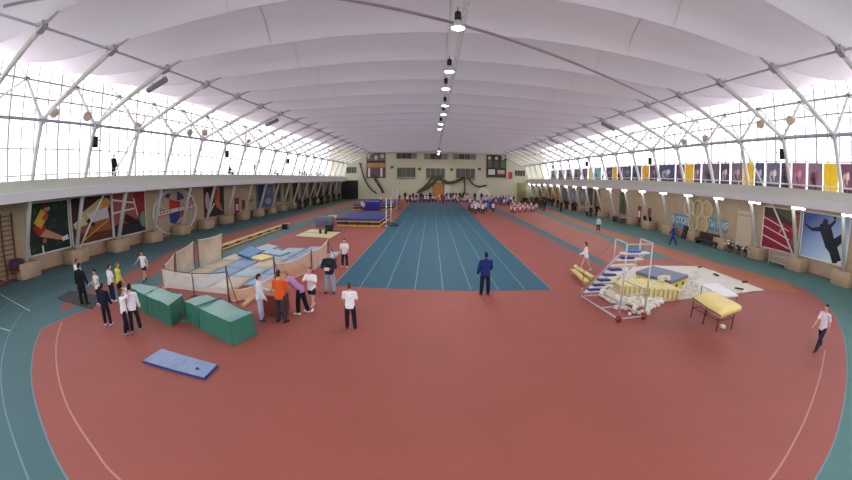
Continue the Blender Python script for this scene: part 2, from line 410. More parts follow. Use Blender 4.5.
PF(351, 328.5, 4, 1.5, 'boy in white T-shirt and black trousers alone in front of the blue lanes', ('tee', (238, 236, 242)), ('trousers', (36, 35, 42)), ('short', (92, 60, 46)), (44, 42, 48), dict(stand, larm=(14, 10, 30, 10), rarm=(10, 9, 40, 20)))
PF(484.5, 295, 3, 1.78, 'man in dark and bright blue jacket watching from the front of the blue lanes', ('jacket', (38, 52, 112)), ('trousers', (34, 36, 56)), ('short', (40, 34, 34)), (60, 58, 66), dict(stand, lleg=(1, 2, 4), rleg=(1, 2, 4), larm=(4, 12, 12), rarm=(14, 10, 40, 20)))
PF(585, 271, 60, 1.6, 'child in white top with bare legs walking behind the steel steps', ('long', (230, 228, 232)), ('shorts', (196, 150, 140)), ('short', (44, 34, 32)), (200, 170, 165), dict(walk, larm=(10, 8, 60, 20)))
PF(598, 231, 175, 1.5, 'child in white jacket and dark trousers on the orange lane', ('jacket', (214, 220, 224)), ('trousers', (52, 40, 46)), ('short', (50, 40, 36)), BLK, stand)
PF(672.5, 245, 60, 1.78, 'person in bright blue tracksuit walking beside the painted rings', ('jacket', (44, 70, 164)), ('trousers', (46, 68, 150)), ('short', (50, 40, 38)), (60, 60, 70), walk)
PF(817, 350, 92, 1.62, 'boy in pale shirt and dark trousers striding along the outer white line', ('tee', (222, 212, 222)), ('trousers', (46, 44, 62)), ('short', (40, 32, 32)), (60, 54, 60), dict(walk, lleg=(26, 6, 2), rleg=(-24, 8, 2)))
# along the left track
PF(250, 212, 120, 1.72, 'person in black top with hands on hips by the left track', ('jacket', (40, 38, 42)), ('trousers', (48, 52, 84)), ('short', (40, 34, 32)), BLK, akimbo, near=False)
PF(263, 209, 120, 1.45, 'child in pale yellow top and black shorts by the left wall', ('tee', (222, 206, 172)), ('shorts', (44, 40, 44)), ('short', (50, 40, 34)), BLK, stand, near=False)
# by the red notice boards, right wall
PF(644.5, 227.5, 150, 1.72, 'person in black leaning beside the white and red notice board', ('jacket', (46, 44, 44)), ('trousers', (48, 44, 46)), ('short', (120, 96, 78)), BLK, stand2, near=False)
PF(649, 229, 200, 1.72, 'person in black top and dark red trousers by the plain red board', ('jacket', (44, 40, 42)), ('trousers', (92, 44, 48)), ('short', (60, 48, 42)), BLK, stand, near=False)
# gallery
GZ = 5.05
def PG(px, X, py, *a, **k):
    p = AX(px, py, X); a = list(a); a[1] *= 1.1; return person((p.x, p.y, GZ+(.4 if X < 0 else 0)), *a, near=False, **k)
PG(114, -23.6, 186, -90, 1.8, 'man in black standing at the left gallery railing', ('jacket', (34, 33, 38)), ('trousers', (38, 36, 42)), ('short', (110, 84, 68)), BLK, stand)
PG(254.8, -23.4, 180, -70, 1.8, 'dark figure standing alone farther along the left gallery', ('jacket', (40, 42, 56)), ('trousers', (44, 44, 54)), ('short', (44, 36, 34)), BLK, stand)
sit = dict(lean=8, larm=(40, 8, 30, 10), rarm=(40, 8, 30, 10), lleg=(85, 85, 8), rleg=(85, 85, 8))
for i, (px, lab, rgb) in enumerate([(229, 'seated person in dark blue on the left gallery, nearest of the seated group', (52, 58, 84)), (275, 'seated person in white on the left gallery', (206, 206, 210)),
        (299, 'seated person in grey on the left gallery, between white and black', (84, 84, 92)), (304, 'seated person in black on the left gallery beside the grey one', (44, 42, 48)), (309.5, 'seated person in pale blue on the left gallery', (130, 144, 168)), (316, 'seated person in navy on the left gallery near its far end', (46, 52, 74)), (320, 'seated person in dark brown on the left gallery farthest of the group', (70, 56, 54))]):
    PG(px, -23.5, 180, -80, 1.72, lab, ('jacket', rgb), ('trousers', (54, 52, 60)), ('short', (60, 46, 40)), BLK, sit)
for px, lab, rgb, ps in [(603, 'spectator in red leaning on the right gallery railing', (168, 52, 60), stand), (619, 'spectator in black behind the right gallery railing', (44, 44, 50), stand), (573, 'spectator in black farthest along the right gallery railing', (40, 38, 42), stand2), (648, 'seated spectator in beige on the right gallery', (190, 150, 120), sit)]:
    PG(px, 25.2, 180, 80, 1.72, lab, ('jacket', rgb), ('trousers', (54, 52, 60)), ('short', (60, 46, 40)), BLK, ps)

# ---- the crowd at the far end: children and coaches
CK = 0
CPOS = []
def crowd(px, py, top, bot, label, group, h=1.5, rz=None, pose=stand, tk='jacket', z=0.0, hair=None):
    global CK; CK += 1
    p = G(px, py, z); p.y = min(p.y, 96.0); p.x = max(-24.2, min(26.1, p.x))
    for _t in range(40):
        if all((p.x-q.x)**2+(p.y-q.y)**2 > .42 for q in CPOS): break
        p = Vector((min(26.1, max(-24.2, p.x+random.uniform(-.5, .5))), min(96.0, p.y+random.uniform(-1.2, .6)), 0))
    CPOS.append(p)
    if top == W and random.random() < .4: top = random.choice([(150, 140, 170), (70, 70, 96), (200, 160, 176), (96, 104, 150)])
    return person(p, random.uniform(150, 215) if rz is None else rz, h*1.12*random.uniform(.95, 1.05), label, ('vest' if tk == 'jacket' and sum(top) > 540 else tk, top), ('trousers', bot), ('short', hair or random.choice([(48, 38, 34), (84, 62, 48), (40, 34, 32)])), BLK, pose, group=group, near=False)
SITF = dict(lean=10, larm=(50, 8, 40, 20), rarm=(50, 8, 40, 20), lleg=(88, 100, 10), rleg=(88, 100, 10))
Wn = [(226, 222, 232), (236, 234, 238), (206, 196, 214), (226, 224, 230), (86, 84, 110), (60, 62, 84), (200, 150, 164)]
# line of children across the end of the lanes
x = 407.0; i = 0
while x < 473:
    if abs(x-443) > 2.2:
        crowd(x, 203+random.uniform(-.4, .4), random.choice(Wn), (46, 46, 62), 'child in the seated and standing line across the far end of the blue lanes', 'children lined up across the end of the blue lanes', pose=random.choice([SITF, stand]), z=.0)
    x += 2.6; i += 1
crowd(443, 204, (176, 46, 64), (44, 42, 54), 'child in red top in the middle of the white-shirted line', None, 1.6)
x = 410
while x < 470:
    crowd(x, 200.9+random.uniform(-.3, .3), random.choice(Wn[:2]+[(66, 70, 92), (90, 86, 100), (50, 50, 62)]), (44, 44, 56), 'child in the second row behind the line across the blue lanes', 'children in the second row behind the lanes', pose=stand)
    x += 3.2
for px in (405, 413, 421, 430, 447, 450, 453, 456, 459.5, 463, 467, 474, 480):
    crowd(px, 200, (44, 40, 44), (46, 42, 46), 'grown-up in black standing behind the line of children', 'grown-ups in black behind the line of children', 1.78)
# right cluster, front: standing children in white, navy and blue at the red strip
for px, py, top, bot in [(469, 212, W, NAVY), (472, 213.5, (206, 200, 214), BLK), (475.5, 214.5, W, (56, 44, 66)), (479, 213, (220, 206, 214), BLK), (482.5, 214.5, W, NAVY), (485.5, 212.5, (200, 196, 210), BLK), (493, 213, W, NAVY), (470, 207, W, NAVY), (474, 210, (214, 206, 220), BLK), (477, 211, W, (60, 40, 60)), (480.5, 208, (220, 196, 206), BLK), (484, 209, W, (50, 44, 60)), (472, 204, (190, 188, 206), NAVY), (478, 204.5, W, NAVY)]:
    crowd(px, py, top, bot, 'child in pale top at the right edge of the blue lanes, before the crowd', 'children in pale tops at the right edge of the lanes')
crowd(487, 209.5, (52, 92, 176), (46, 66, 130), 'child in bright blue tracksuit, left of the two blue ones by the lanes', None, 1.6)
crowd(490.5, 210.5, (46, 72, 150), (44, 46, 84), 'child in darker blue tracksuit, right of the two blue ones by the lanes', None, 1.6)
x = 482
for r_, (py, xs, xe) in enumerate(((206.2, 493, 511), (203.6, 484, 513), (201.4, 484, 516))):
    x = xs
    while x < xe:
        crowd(x, py+random.uniform(-.5, .5), random.choice(Wn+[(130, 120, 170), (84, 100, 160), (66, 60, 92), (80, 66, 100)]), random.choice([(62, 66, 110), (76, 58, 104), NAVY]), 'child in white, lilac or blue top in the %s row of the right crowd' % ('front', 'middle', 'rear')[r_], 'children in the %s row of the right-hand crowd' % ('front', 'middle', 'rear')[r_])
        x += 2.7
# team in white tops and red trousers seated on the floor
for px, py in [(510.5, 213.5), (515, 214), (520, 213.5), (524, 213), (529, 213), (533, 212.5), (511, 211.5), (514, 208.8), (517.3, 211.2), (519.5, 208.3), (522.5, 210.8), (525, 208), (512.5, 206.5), (527.5, 211), (531, 208.5), (536, 210.5)]:
    crowd(px, py, random.choice([(236, 214, 220), (228, 200, 206), (234, 228, 232)]), (164, 44, 72), 'child in white top and crimson trousers seated among the crimson team', 'team in crimson trousers seated on the orange floor', 1.55, pose=SITF)
for px, py, top in [(529, 206.5, (130, 120, 96)), (533.5, 206, (104, 98, 80)), (540, 210, (66, 62, 56)), (542.5, 208.5, (58, 54, 50)), (544, 211.5, (52, 48, 46))]:
    crowd(px, py, top, (60, 56, 52), 'grown-up in khaki or dark coat beside the crimson team', 'grown-ups beside the crimson team', 1.74)
# dark figures under the right gallery
for i in range(22):
    px = 521+i*1.55; crowd(px, 204.5+random.uniform(-1.2, 1.4), random.choice([(60, 58, 56), (84, 80, 84), (120, 110, 110), (48, 46, 46)]), (50, 46, 48), 'onlooker in dark clothes under the far end of the right gallery', 'onlookers under the far right gallery', 1.66)
for i, (px, py) in enumerate([(549, 206), (552, 207), (555, 206), (557.5, 208), (561, 212), (563.5, 208.5), (566, 210), (569, 209.5), (572, 212), (574.5, 211), (560, 206.5), (577, 211)]):
    crowd(px, py, random.choice([(52, 48, 50), (58, 54, 66), (120, 60, 60), (44, 42, 44)]), (48, 46, 52), 'onlooker in dark clothes beside the raking columns under the right gallery', 'onlookers beside the raking columns on the right', 1.7)
for px, py, lab in [(596.5, 216.5, 'onlooker in black squatting against the right wall, left of two'), (610, 217.5, 'onlooker in black bending by the blue bench at the right wall')]:
    crowd(px, py, (44, 42, 46), (58, 54, 62), lab, None, 1.7, pose=stand2)
for px, py, lab in [(587, 217, 'child in beige and black beside the right wall'), (590.5, 218, 'child in dark coat beside the right wall, next to the beige one')]:
    crowd(px, py, (196, 170, 150) if px < 589 else (60, 52, 52), (60, 46, 50), lab, None, 1.55)
# at the high jump beds, left
for px, py, top, lab in [(362, 210.5, W, 'child in white standing beside the far blue jumping bed'), (363.5, 212.5, (214, 210, 222), 'child in white squatting left of the far jumping bed'), (381, 203.5, W, 'child in white top climbing behind the far jumping bed'), (391, 203, (220, 216, 226), 'child in white near the upright of the far jumping bed'), (399.5, 201.5, W, 'child in white at the left corner of the far wall')]:
    crowd(px, py, top, (60, 60, 86), lab, None, 1.5)
def OFL(i):                                # two loose ranks along the far left gallery wall
    v = Vector((-23.4+(i % 3)*.85, 60+i*1.65, 0)); best = (320, 200)
    lo_, hi_ = 300.0, 360.0
    for _ in range(30):
        m = (lo_+hi_)/2; d = ray(m, 200)
        if math.atan2(d.x, d.y) < math.atan2(v.x, v.y): lo_ = m
        else: hi_ = m
    a_, b_ = 185.0, 225.0
    for _ in range(30):
        c_ = (a_+b_)/2; d = ray(lo_, c_)
        if d.z >= 0 or CAMH/-d.z*math.hypot(d.x, d.y) > v.length: a_ = c_
        else: b_ = c_
    return lo_, a_
for i in range(20):
    px, py = OFL(i); crowd(px, py, random.choice([(44, 44, 44), (52, 56, 52), (60, 58, 58)]), (44, 44, 46), 'onlooker in dark clothes under the far end of the left gallery', 'onlookers under the far left gallery', 1.7)
for (_o) in list(TMP.objects): bpy.data.objects.remove(_o)
COL.children.unlink(TMP)
# ------------------------------------------------------------------ hall dimensions
XC = 0.96; S = 4.587; YFAR = 97.0; YNEAR = -9.0
def YL(n): return 13.377+S*n
def YR(n): return 13.789+S*n
WLX, WRX = -25.4, 2*XC+25.4
NF = range(-1, 19)
# materials of the setting
def floor_mat(name, rgb, v=.05):
    m = C(name, *rgb, rough=.62, var=v, scale=.55, spec=.25)
    nt = m.node_tree; N = nt.nodes
    nz2 = N.new('ShaderNodeTexNoise'); nz2.inputs['Scale'].default_value = 9; nz2.inputs['Detail'].default_value = 6
    bp = N.new('ShaderNodeBump'); bp.inputs['Strength'].default_value = .12; bp.inputs['Distance'].default_value = .01
    nt.links.new(N['Texture Coordinate'].outputs['Object'], nz2.inputs['Vector']); nt.links.new(nz2.outputs['Fac'], bp.inputs['Height']); nt.links.new(bp.outputs[0], N['Principled BSDF'].inputs['Normal'])
    return m
M_RED = floor_mat('red rubber floor', (156, 86, 77)); M_TEAL = floor_mat('teal track', (74, 108, 112)); M_ORA = floor_mat('orange track', (170, 102, 70))
M_BLUE = floor_mat('blue lanes', (46, 93, 113), .04); M_LINE = C('line paint', 206, 210, 210, rough=.7); M_DRED = floor_mat('dark red track', (146, 84, 70)); M_FAINT = C('worn line paint', 186, 138, 130, rough=.7)
M_TAN = C('tan plaster', 186, 164, 138, rough=.85, scale=1.2, var=.06); M_BRICK = C('sand brick', 182, 156, 128, rough=.85, scale=1.6, var=.09); M_WHITE = C('white paint', 226, 224, 226, rough=.5, var=.02)
M_STEEL = C('white steel', 226, 226, 220, rough=.45, var=.02, spec=.4); M_GREY = C('grey steel', 120, 118, 124, rough=.45, var=.03, spec=.4); M_PARA = C('pale parapet', 212, 216, 204, rough=.6, var=.03, scale=1.0)
M_CREAM = C('cream wall', 206, 206, 178, rough=.85, var=.03, scale=.3); M_DARK = C('dark', 38, 38, 40, rough=.5); M_BLACK = C('black plastic', 30, 30, 33, rough=.4)
M_ROD = C('rod steel', 186, 180, 186, rough=.5)
M_MEMB = mat('white membrane', srgb(212, 205, 211), rough=.7, var=.015, scale=.4, trans=.05)

# ------------------------------------------------------------------ floor
fl = MB()
FM = [M_RED, M_TEAL, M_ORA, M_BLUE, M_LINE, M_DRED, M_FAINT, C('worn lane paint', 112, 140, 150, rough=.7), floor_mat('green track', (70, 112, 92)), floor_mat('sea green track', (80, 122, 118)), floor_mat('warm lit red floor', (172, 100, 82))]  # last entry: floor red with the warmer light on the right painted in
fl.poly([(-40, YNEAR-3, 0), (42, YNEAR-3, 0), (42, YFAR+3, 0), (-40, YFAR+3, 0)], 0)
def area(pts, mi, lay): 
    pts = [(p[0], p[1]) for p in pts]
    ar = sum(pts[i][0]*pts[(i+1) % len(pts)][1]-pts[(i+1) % len(pts)][0]*pts[i][1] for i in range(len(pts)))
    if ar < 0: pts = pts[::-1]
    fl.poly([(p[0], p[1], lay*.0025) for p in pts], mi)
def ribbon(pts, w, mi, lay):
    pts = [Vector((p[0], p[1], 0)) for p in pts]; n = len(pts); L = []; R = []
    for i, p in enumerate(pts):
        d = (pts[min(i+1, n-1)]-pts[max(i-1, 0)]).normalized(); q = Vector((-d.y, d.x, 0))*w/2
        z = Vector((0, 0, lay*.0025)); L.append(p+q+z); R.append(p-q+z)
    fl.add(R+L, [(i, i+1, n+i+1, n+i) for i in range(n-1)], mi)
def smooth(pts, k=4):
    out = []; n = len(pts); P = [Vector((p[0], p[1], 0)) for p in pts]
    for i in range(n-1):
        a, b, c, d = P[max(i-1, 0)], P[i], P[i+1], P[min(i+2, n-1)]
        for j in range(k):
            t = j/k; out.append(.5*((2*b)+(c-a)*t+(2*a-5*b+4*c-d)*t*t+(3*b-a-3*c+d)*t**3))
    out.append(P[-1]); return [(p.x, p.y) for p in out]
inL = smooth([G2(*p) for p in [(42, 328), (35, 344), (31.5, 366), (32, 385), (36, 405), (44, 430), (54, 455), (68, 480)]])
inBot = smooth([G2(68, 480), (-3.2, 1.5), (0.9, 0.9), (4.4, 1.5), G2(815, 480)])
inR = smooth([G2(*p) for p in [(815, 480), (833, 445), (843, 408), (847, 375), (846, 350), (841, 328), (828, 306), (806, 290), (785, 281.5)]])
inLup = [G2(*p) for p in [(225, 262), (190, 274), (150, 288), (107, 302.5), (75, 314)]]
area([(-24.7, YFAR), (-24.7, -6), (-10, -8), (0.9, -8.5), (12, -8), (2*XC+24.9, -6), (2*XC+24.9, YFAR), (20.2, YFAR), (20.2, 21)]+inR[::-1]+inBot[::-1][1:-1]+inL[::-1]+inLup[::-1]+[(-13, 22), (-13, YFAR)], 1, 1)
area([(2*XC+24.9, YFAR), (2*XC+24.9, -6), (12, -8)]+inR+[(20.3, 21), (19.3, 40), (20.5, 54), (21.9, 66), (23, YFAR)], 9, 1.2)
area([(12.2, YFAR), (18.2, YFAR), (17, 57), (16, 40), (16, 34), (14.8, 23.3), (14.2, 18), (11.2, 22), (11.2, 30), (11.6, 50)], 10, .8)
area([(20.6, YFAR), (23, YFAR), (21.9, 66), (20.5, 54), (19.3, 40), (20.3, 21), G2(785, 281.5), G2(800, 292), (19.5, 13.5), (17.3, 16), (17.25, 23), (17.2, 36.5), (17.6, 44.5), (19.1, 63)], 2, 1.4)
area([(18.2, YFAR), (20.6, YFAR), (19.1, 63), (17.6, 44.5), (17.2, 36.5), (17.25, 23.3), (14.8, 23.3), (16, 34), (16, 40), (17, 57)], 9, 1.0)
area([(10.2, YFAR), (12.0, YFAR), (11.6, 50), (11.2, 30), (11.0, 22), (10.2, 21)], 1, 1)
area([(-18.6, YFAR), (-15.2, YFAR)]+[G2(*p) for p in [(287, 227), (240, 245), (190, 262.5), (130, 284), (100, 296), (62, 312), (60, 306), (75, 298), (110, 281), (150, 263), (172, 251), (205, 240), (232, 233)]], 5, 2)
area([(-4.6, 84), (5.9, 84), (5.45, 30), (5.42, 16.12), (1.5, 16.05), (-4.4, 16.35)], 3, 1)
area([(-24.7, YFAR), (-24.7, 58), (-18.6, 62), (-18.6, YFAR)], 8, 1.5)
area([(-15.2, YFAR), (-15.2, 40), (-13, 36), (-13, YFAR)], 8, 1.5)
for i in range(-1, 8):
    x = -3.17+1.228*i
    ribbon([(x, 16.15), (x-.05, 36), (x-.1, 62)], .05 if i >= 0 else .06, 7, 2)
ribbon(inL+inBot[1:]+inR[1:], .05, 7, 2)
ribbon(inLup[2:]+[inL[0]], .06, 7, 2)
ribbon(smooth([G2(*p) for p in [(62, 322), (57, 338), (56, 355), (58, 375), (65, 400), (76, 422), (95, 450), (120, 480)]]+[(-2, 2.6), (1, 2.3), (4, 2.6)]+[G2(*p) for p in [(770, 480), (795, 440), (807, 415), (816, 390), (822, 368), (825, 350)]]), .05, 6, 2)
for pts in ([(140, 252+12), (95, 277), (60, 291), (30, 306), (14, 325), (5, 346), (1, 372), (4, 405), (14, 440), (29, 480)], [(62, 275), (30, 288.5), (0, 312)]):
    ribbon(smooth([G2(*p) for p in pts]), .05, 7, 3)
for pts in ([(700, 254), (760, 270), (800, 281), (830, 296), (852, 318)], [(720, 254), (790, 272), (852, 296)]):
    ribbon(smooth([G2(*p) for p in pts]), .04, 7, 3)
for a, b in (((0, 294), (30, 311)), ((0, 328), (10, 331))): ribbon([G2(*a), G2(*b)], .06, 4, 3)
struct(fl.build('floor', FM), 'red rubber sports floor with teal track and blue sprint lanes')

# ------------------------------------------------------------------ walls
def wallbox(name, c, d, m): return struct(MB().box(c, d).build(name, m))
wallbox('wall_left', (WLX-.15, (YFAR+YNEAR)/2, 2.28), (.3, YFAR-YNEAR, 4.56), M_TAN)
wallbox('wall_right', (WRX+.15, (YFAR+YNEAR)/2, 2.28), (.3, YFAR-YNEAR, 4.56), M_TAN)
wallbox('wall_far', (XC, YFAR+.2, 8), (56, .4, 17), M_CREAM)
q = MB().box((XC, YNEAR-.2, 3.6), (56, .4, 7.2)).box((XC-25, YNEAR-.2, 11.85), (6, .4, 9.3)).box((XC+25, YNEAR-.2, 11.85), (6, .4, 9.3)).box((XC, YNEAR-.2, 15.05), (44, .4, 2.9))
struct(q.build('wall_near', M_CREAM))
# ------------------------------------------------------------------ membrane ceiling
PRF = [(0, 12.1), (5, 12.0), (10, 11.88), (13.5, 11.8), (16.2, 11.85), (19, 11.95), (22, 12.3), (25, 13.0), (27.6, 13.9)]
def zc(x):
    u = abs(x-XC)
    for (a, za), (b, zb) in zip(PRF, PRF[1:]):
        if u <= b: return za+(zb-za)*(u-a)/(b-a)
    return PRF[-1][1]
def yc(n, x): t = (x-XC+16)/32; return YL(n)+(YR(n)-YL(n))*t
ce = MB()
XS = [XC+s*u for s in (-1, 1) for u in ()]
XS = sorted(set([round(XC-27.6+55.2*i/64, 4) for i in range(65)]))
NB = 12
for n in range(-4, 19):
    o = len(ce.v)
    for j in range(NB+1):
        t = j/NB
        for x in XS:
            u = abs(x-XC); b = 1.55 if u < 15 else max(.6, 1.55-(u-15)*.09)
            y = yc(n, x)+(S if n < 18 else YFAR-YL(18)+.3)*t
            ce.v.append((x, y, zc(x)+b*(1-(2*t-1)**2)))
    W_ = len(XS)
    for j in range(NB):
        for i in range(W_-1): ce.f.append((o+j*W_+i, o+(j+1)*W_+i, o+(j+1)*W_+i+1, o+j*W_+i+1)); ce.m.append(0); ce.sm.append(True)
ceil = struct(ce.build('ceiling', [M_MEMB]), 'white membrane ceiling vaulted in cross bays')
sm = MB()
for xs_ in (XC-9.3, XC-.2, XC+9.3):
    for n in range(-4, 18):
        for j in range(NB):
            p = []
            for t in (j/NB, (j+1)/NB): p.append((xs_, yc(n, xs_)+S*t, zc(xs_)+1.55*(1-(2*t-1)**2)-.012))
            sm.add([(p[0][0]-.025, p[0][1], p[0][2]), (p[0][0]+.025, p[0][1], p[0][2]), (p[1][0]+.025, p[1][1], p[1][2]), (p[1][0]-.025, p[1][1], p[1][2])], [(0, 3, 2, 1)])
sm.build('seam', [C('membrane seam', 200, 191, 195, rough=.7)], ceil)
rb = MB()
for n in range(-4, 19):
    rb.tube([(x, yc(n, x), zc(x)-.01) for x in XS[2:-2:2]], .018, 5)
rb.build('valley_cable', [C('cable sleeve', 206, 198, 202, rough=.7)], ceil)

# ------------------------------------------------------------------ glazed side walls
def glazing():
    m = bpy.data.materials.new('milky glazing'); m.use_nodes = True; nt = m.node_tree; N = nt.nodes; Lk = nt.links
    out = N['Material Output']; N.remove(N['Principled BSDF'])
    t = N.new('ShaderNodeBsdfTransparent'); tr = N.new('ShaderNodeBsdfTranslucent'); ms = N.new('ShaderNodeMixShader')
    nz = N.new('ShaderNodeTexNoise'); nz.inputs['Scale'].default_value = .4; tc = N.new('ShaderNodeTexCoord'); mr = N.new('ShaderNodeMapRange')
    mr.inputs['To Min'].default_value = .1; mr.inputs['To Max'].default_value = .35
    Lk.new(tc.outputs['Object'], nz.inputs['Vector']); Lk.new(nz.outputs['Fac'], mr.inputs['Value']); Lk.new(mr.outputs[0], ms.inputs[0])
    tr.inputs['Color'].default_value = (.93, .95, 1, 1)
    Lk.new(t.outputs[0], ms.inputs[1]); Lk.new(tr.outputs[0], ms.inputs[2]); Lk.new(ms.outputs[0], out.inputs['Surface'])
    return m
M_GLZ = glazing()
g_ = struct(MB().add([(XC-22, YNEAR, 7.2), (XC+22, YNEAR, 7.2), (XC+22, YNEAR, 13.6), (XC-22, YNEAR, 13.6)], [(0, 1, 2, 3)]).build('window_9', M_GLZ), 'glazed gable behind the camera')
M_MULL = C('mullion', 172, 172, 184, rough=.5, var=.02)
for k, (sx, YN) in enumerate(((-1, YL), (1, YR))):
    X = XC+sx*27.3
    g = struct(MB().add([(X, YNEAR, 5.0), (X, YFAR, 5.0), (X, YFAR, 13.9), (X, YNEAR, 13.9)], [(0, 1, 2, 3) if sx < 0 else (3, 2, 1, 0)]).build('window_%d' % (k+1), M_GLZ), 'long milky glazed wall above the %s gallery' % ('left' if sx < 0 else 'right'))
    fr = MB()
    for n in range(-4, 19):
        for q in range(4): fr.box((X-sx*.08, YN(n)+S*q/4, 9.4), (.1 if q else .14, .09 if q else .13, 8.9))
    for z, h in ((6.1, .05), (8.0, .09), (10.05, .09), (11.45, .12), (12.7, .06)): fr.box((X-sx*.1, (YNEAR+YFAR)/2, z), (.12, YFAR-YNEAR, h))
    fr.build('window_frame', M_MULL, g)
    # gallery floor with its white edge, soffit shaded by itself
    e = XC+sx*23.26
    ga = struct(MB().box(((e+X)/2, (YNEAR+YFAR)/2, 4.8), (abs(X-e)+.3, YFAR-YNEAR, .5)).build('gallery', M_WHITE), 'white-edged gallery slab running along the %s wall' % ('left' if sx < 0 else 'right'))
    # solid parapet with a slit at its foot and a hand rail
    if sx < 0:
        gs = thing('spectator_step', 'long low wooden step behind the left gallery railing', 'step', (-23.6, 50, 5.05)); MB().box((-23.6, 50, 5.24), (1.3, 64, .38)).build('deck', C('step wood', 150, 130, 110), gs); MB().box((-22.98, 50, 5.24), (.04, 64, .3)).build('riser', C('step riser', 120, 104, 90), gs)
    r = thing('railing', 'pale panelled gallery railing with top rail along the %s side' % ('left' if sx < 0 else 'right'), 'railing', (e, 0, 5.05))
    xx = e+sx*.12
    MB().box((xx, (YNEAR+YFAR)/2, 5.4), (.05, YFAR-YNEAR, .72)).build('panel', M_PARA, r)
    MB().tube([(xx, YNEAR, 6.02), (xx, YFAR, 6.02)], .045, 8).build('top_rail', M_STEEL, r)
    MB().tube([(xx, YNEAR, 5.12), (xx, YFAR, 5.12)], .03, 6).build('bottom_rail', M_STEEL, r)
    for n in range(-3, 19):
        MB().box((xx+sx*.05, YN(n)+1.1, 5.52), (.06, .08, 1.0)).build('post', M_PARA, r)
# ------------------------------------------------------------------ raking steel frames
def frame(sx):
    """local: x measured outward from hall centre line side, y = 0"""
    f = lambda u: (XC+sx*u)
    base = Vector((f(25.1), 0, .95)); J = Vector((f(22.45), 0, 9.04)); N_ = Vector((f(16.2), 0, 11.55)); O = Vector((f(25.0), 0, 12.0)); T_ = Vector((f(27.1), 0, 13.6))
    r = thing('roof_frame', None, 'steel frame', (f(25.1), 0, 0))
    MB().tube([base, J], .155, 14).build('column', M_STEEL, r)
    MB().bbox((f(25.3), 0, .48), (1.2, 1.65, .96), 0, 0, .04, 1).build('plinth', M_BRICK, r)
    MB().tube([J, N_], .15, 14).build('rafter', M_STEEL, r)
    MB().tube([J, O, T_], .115, 10).build('outer_strut', M_STEEL, r)
    b = MB(); P = Vector((f(15.0), 0, 11.9))
    b.tube([N_, P], [.1, .05], 8); b.box(N_, (.5, .34, .34), 0, 0, 0, sx*.4); b.box(J, (.5, .3, .5))
    b.tube([N_+Vector((sx*.35, 0, .1)), N_+Vector((sx*.6, 0, .55))], .06, 6)
    b.build('node_bracket', M_ROD, r)
    MB().box(O, (.32, .26, .26)).build('node_joint', M_GREY, r)
    return r
for sx, YN, sd in ((-1, YL, 'left'), (1, YR, 'right')):
    r0 = frame(sx); first = True
    for n in NF:
        k = n+1
        lab = '%s white raking column and rafter from the camera on the %s side' % (ORD[k], sd)
        if first: r0.location.y = YN(n); r0['label'] = lab; r0['group'] = 'raking steel frames on the %s side' % sd; first = False
        else: dup(r0, (r0.location.x, YN(n), 0), None, lab)
    X = lambda u: XC+sx*u
    tag(MB().tube([(X(16.2), YNEAR, 11.55), (X(16.2), YFAR, 11.55)], .065, 8).build('eaves_rod', M_ROD), 'long dark steel rod joining the rafter heads on the %s side' % sd, 'steel rod')
    tag(MB().tube([(X(22.5), YNEAR, 9.04), (X(22.5), YFAR, 9.04)], .1, 8).build('steel_beam', M_MULL), 'horizontal steel beam joining the column heads on the %s side' % sd, 'steel beam')
    tag(MB().tube([(X(25.0), YNEAR, 12.0), (X(25.0), YFAR, 12.0)], .07, 8).build('steel_beam', M_MULL), 'upper horizontal steel beam under the membrane edge on the %s side' % sd, 'steel beam')
    # cross braces in the window trusses
    for n in NF:
        if n > 14: continue
        t = MB().tube([(X(22.5), YN(n), 9.04), (X(24.95), YN(n)+S*.97, 11.95)], .07, 6).build('truss_brace', M_STEEL)
        tag(t, 'thin diagonal brace rising from the %s column head on the %s side' % (ORD[n+1], sd), 'brace', 'window truss braces on the %s side' % sd)
    tag(MB().tube([(X(22.6), YN(2), 8.9), (X(24.9), YN(1)+.15, 1.0)], .07, 8).build('cross_brace', M_STEEL), 'long white diagonal brace crossing the %s gallery to a column foot' % sd, 'brace')
# one long dark rod across the roof
a = G(348, 0, 11.5); b_ = AX(698.5, 122.5, 23.0); d_ = (b_-a)
tag(MB().tube([a-d_*.45, a, b_], .07, 8).build('tie_rod', C('tie rod', 150, 136, 144, rough=.5)), 'single long brown-grey rod slanting across the ceiling in front of the lamps', 'steel rod')

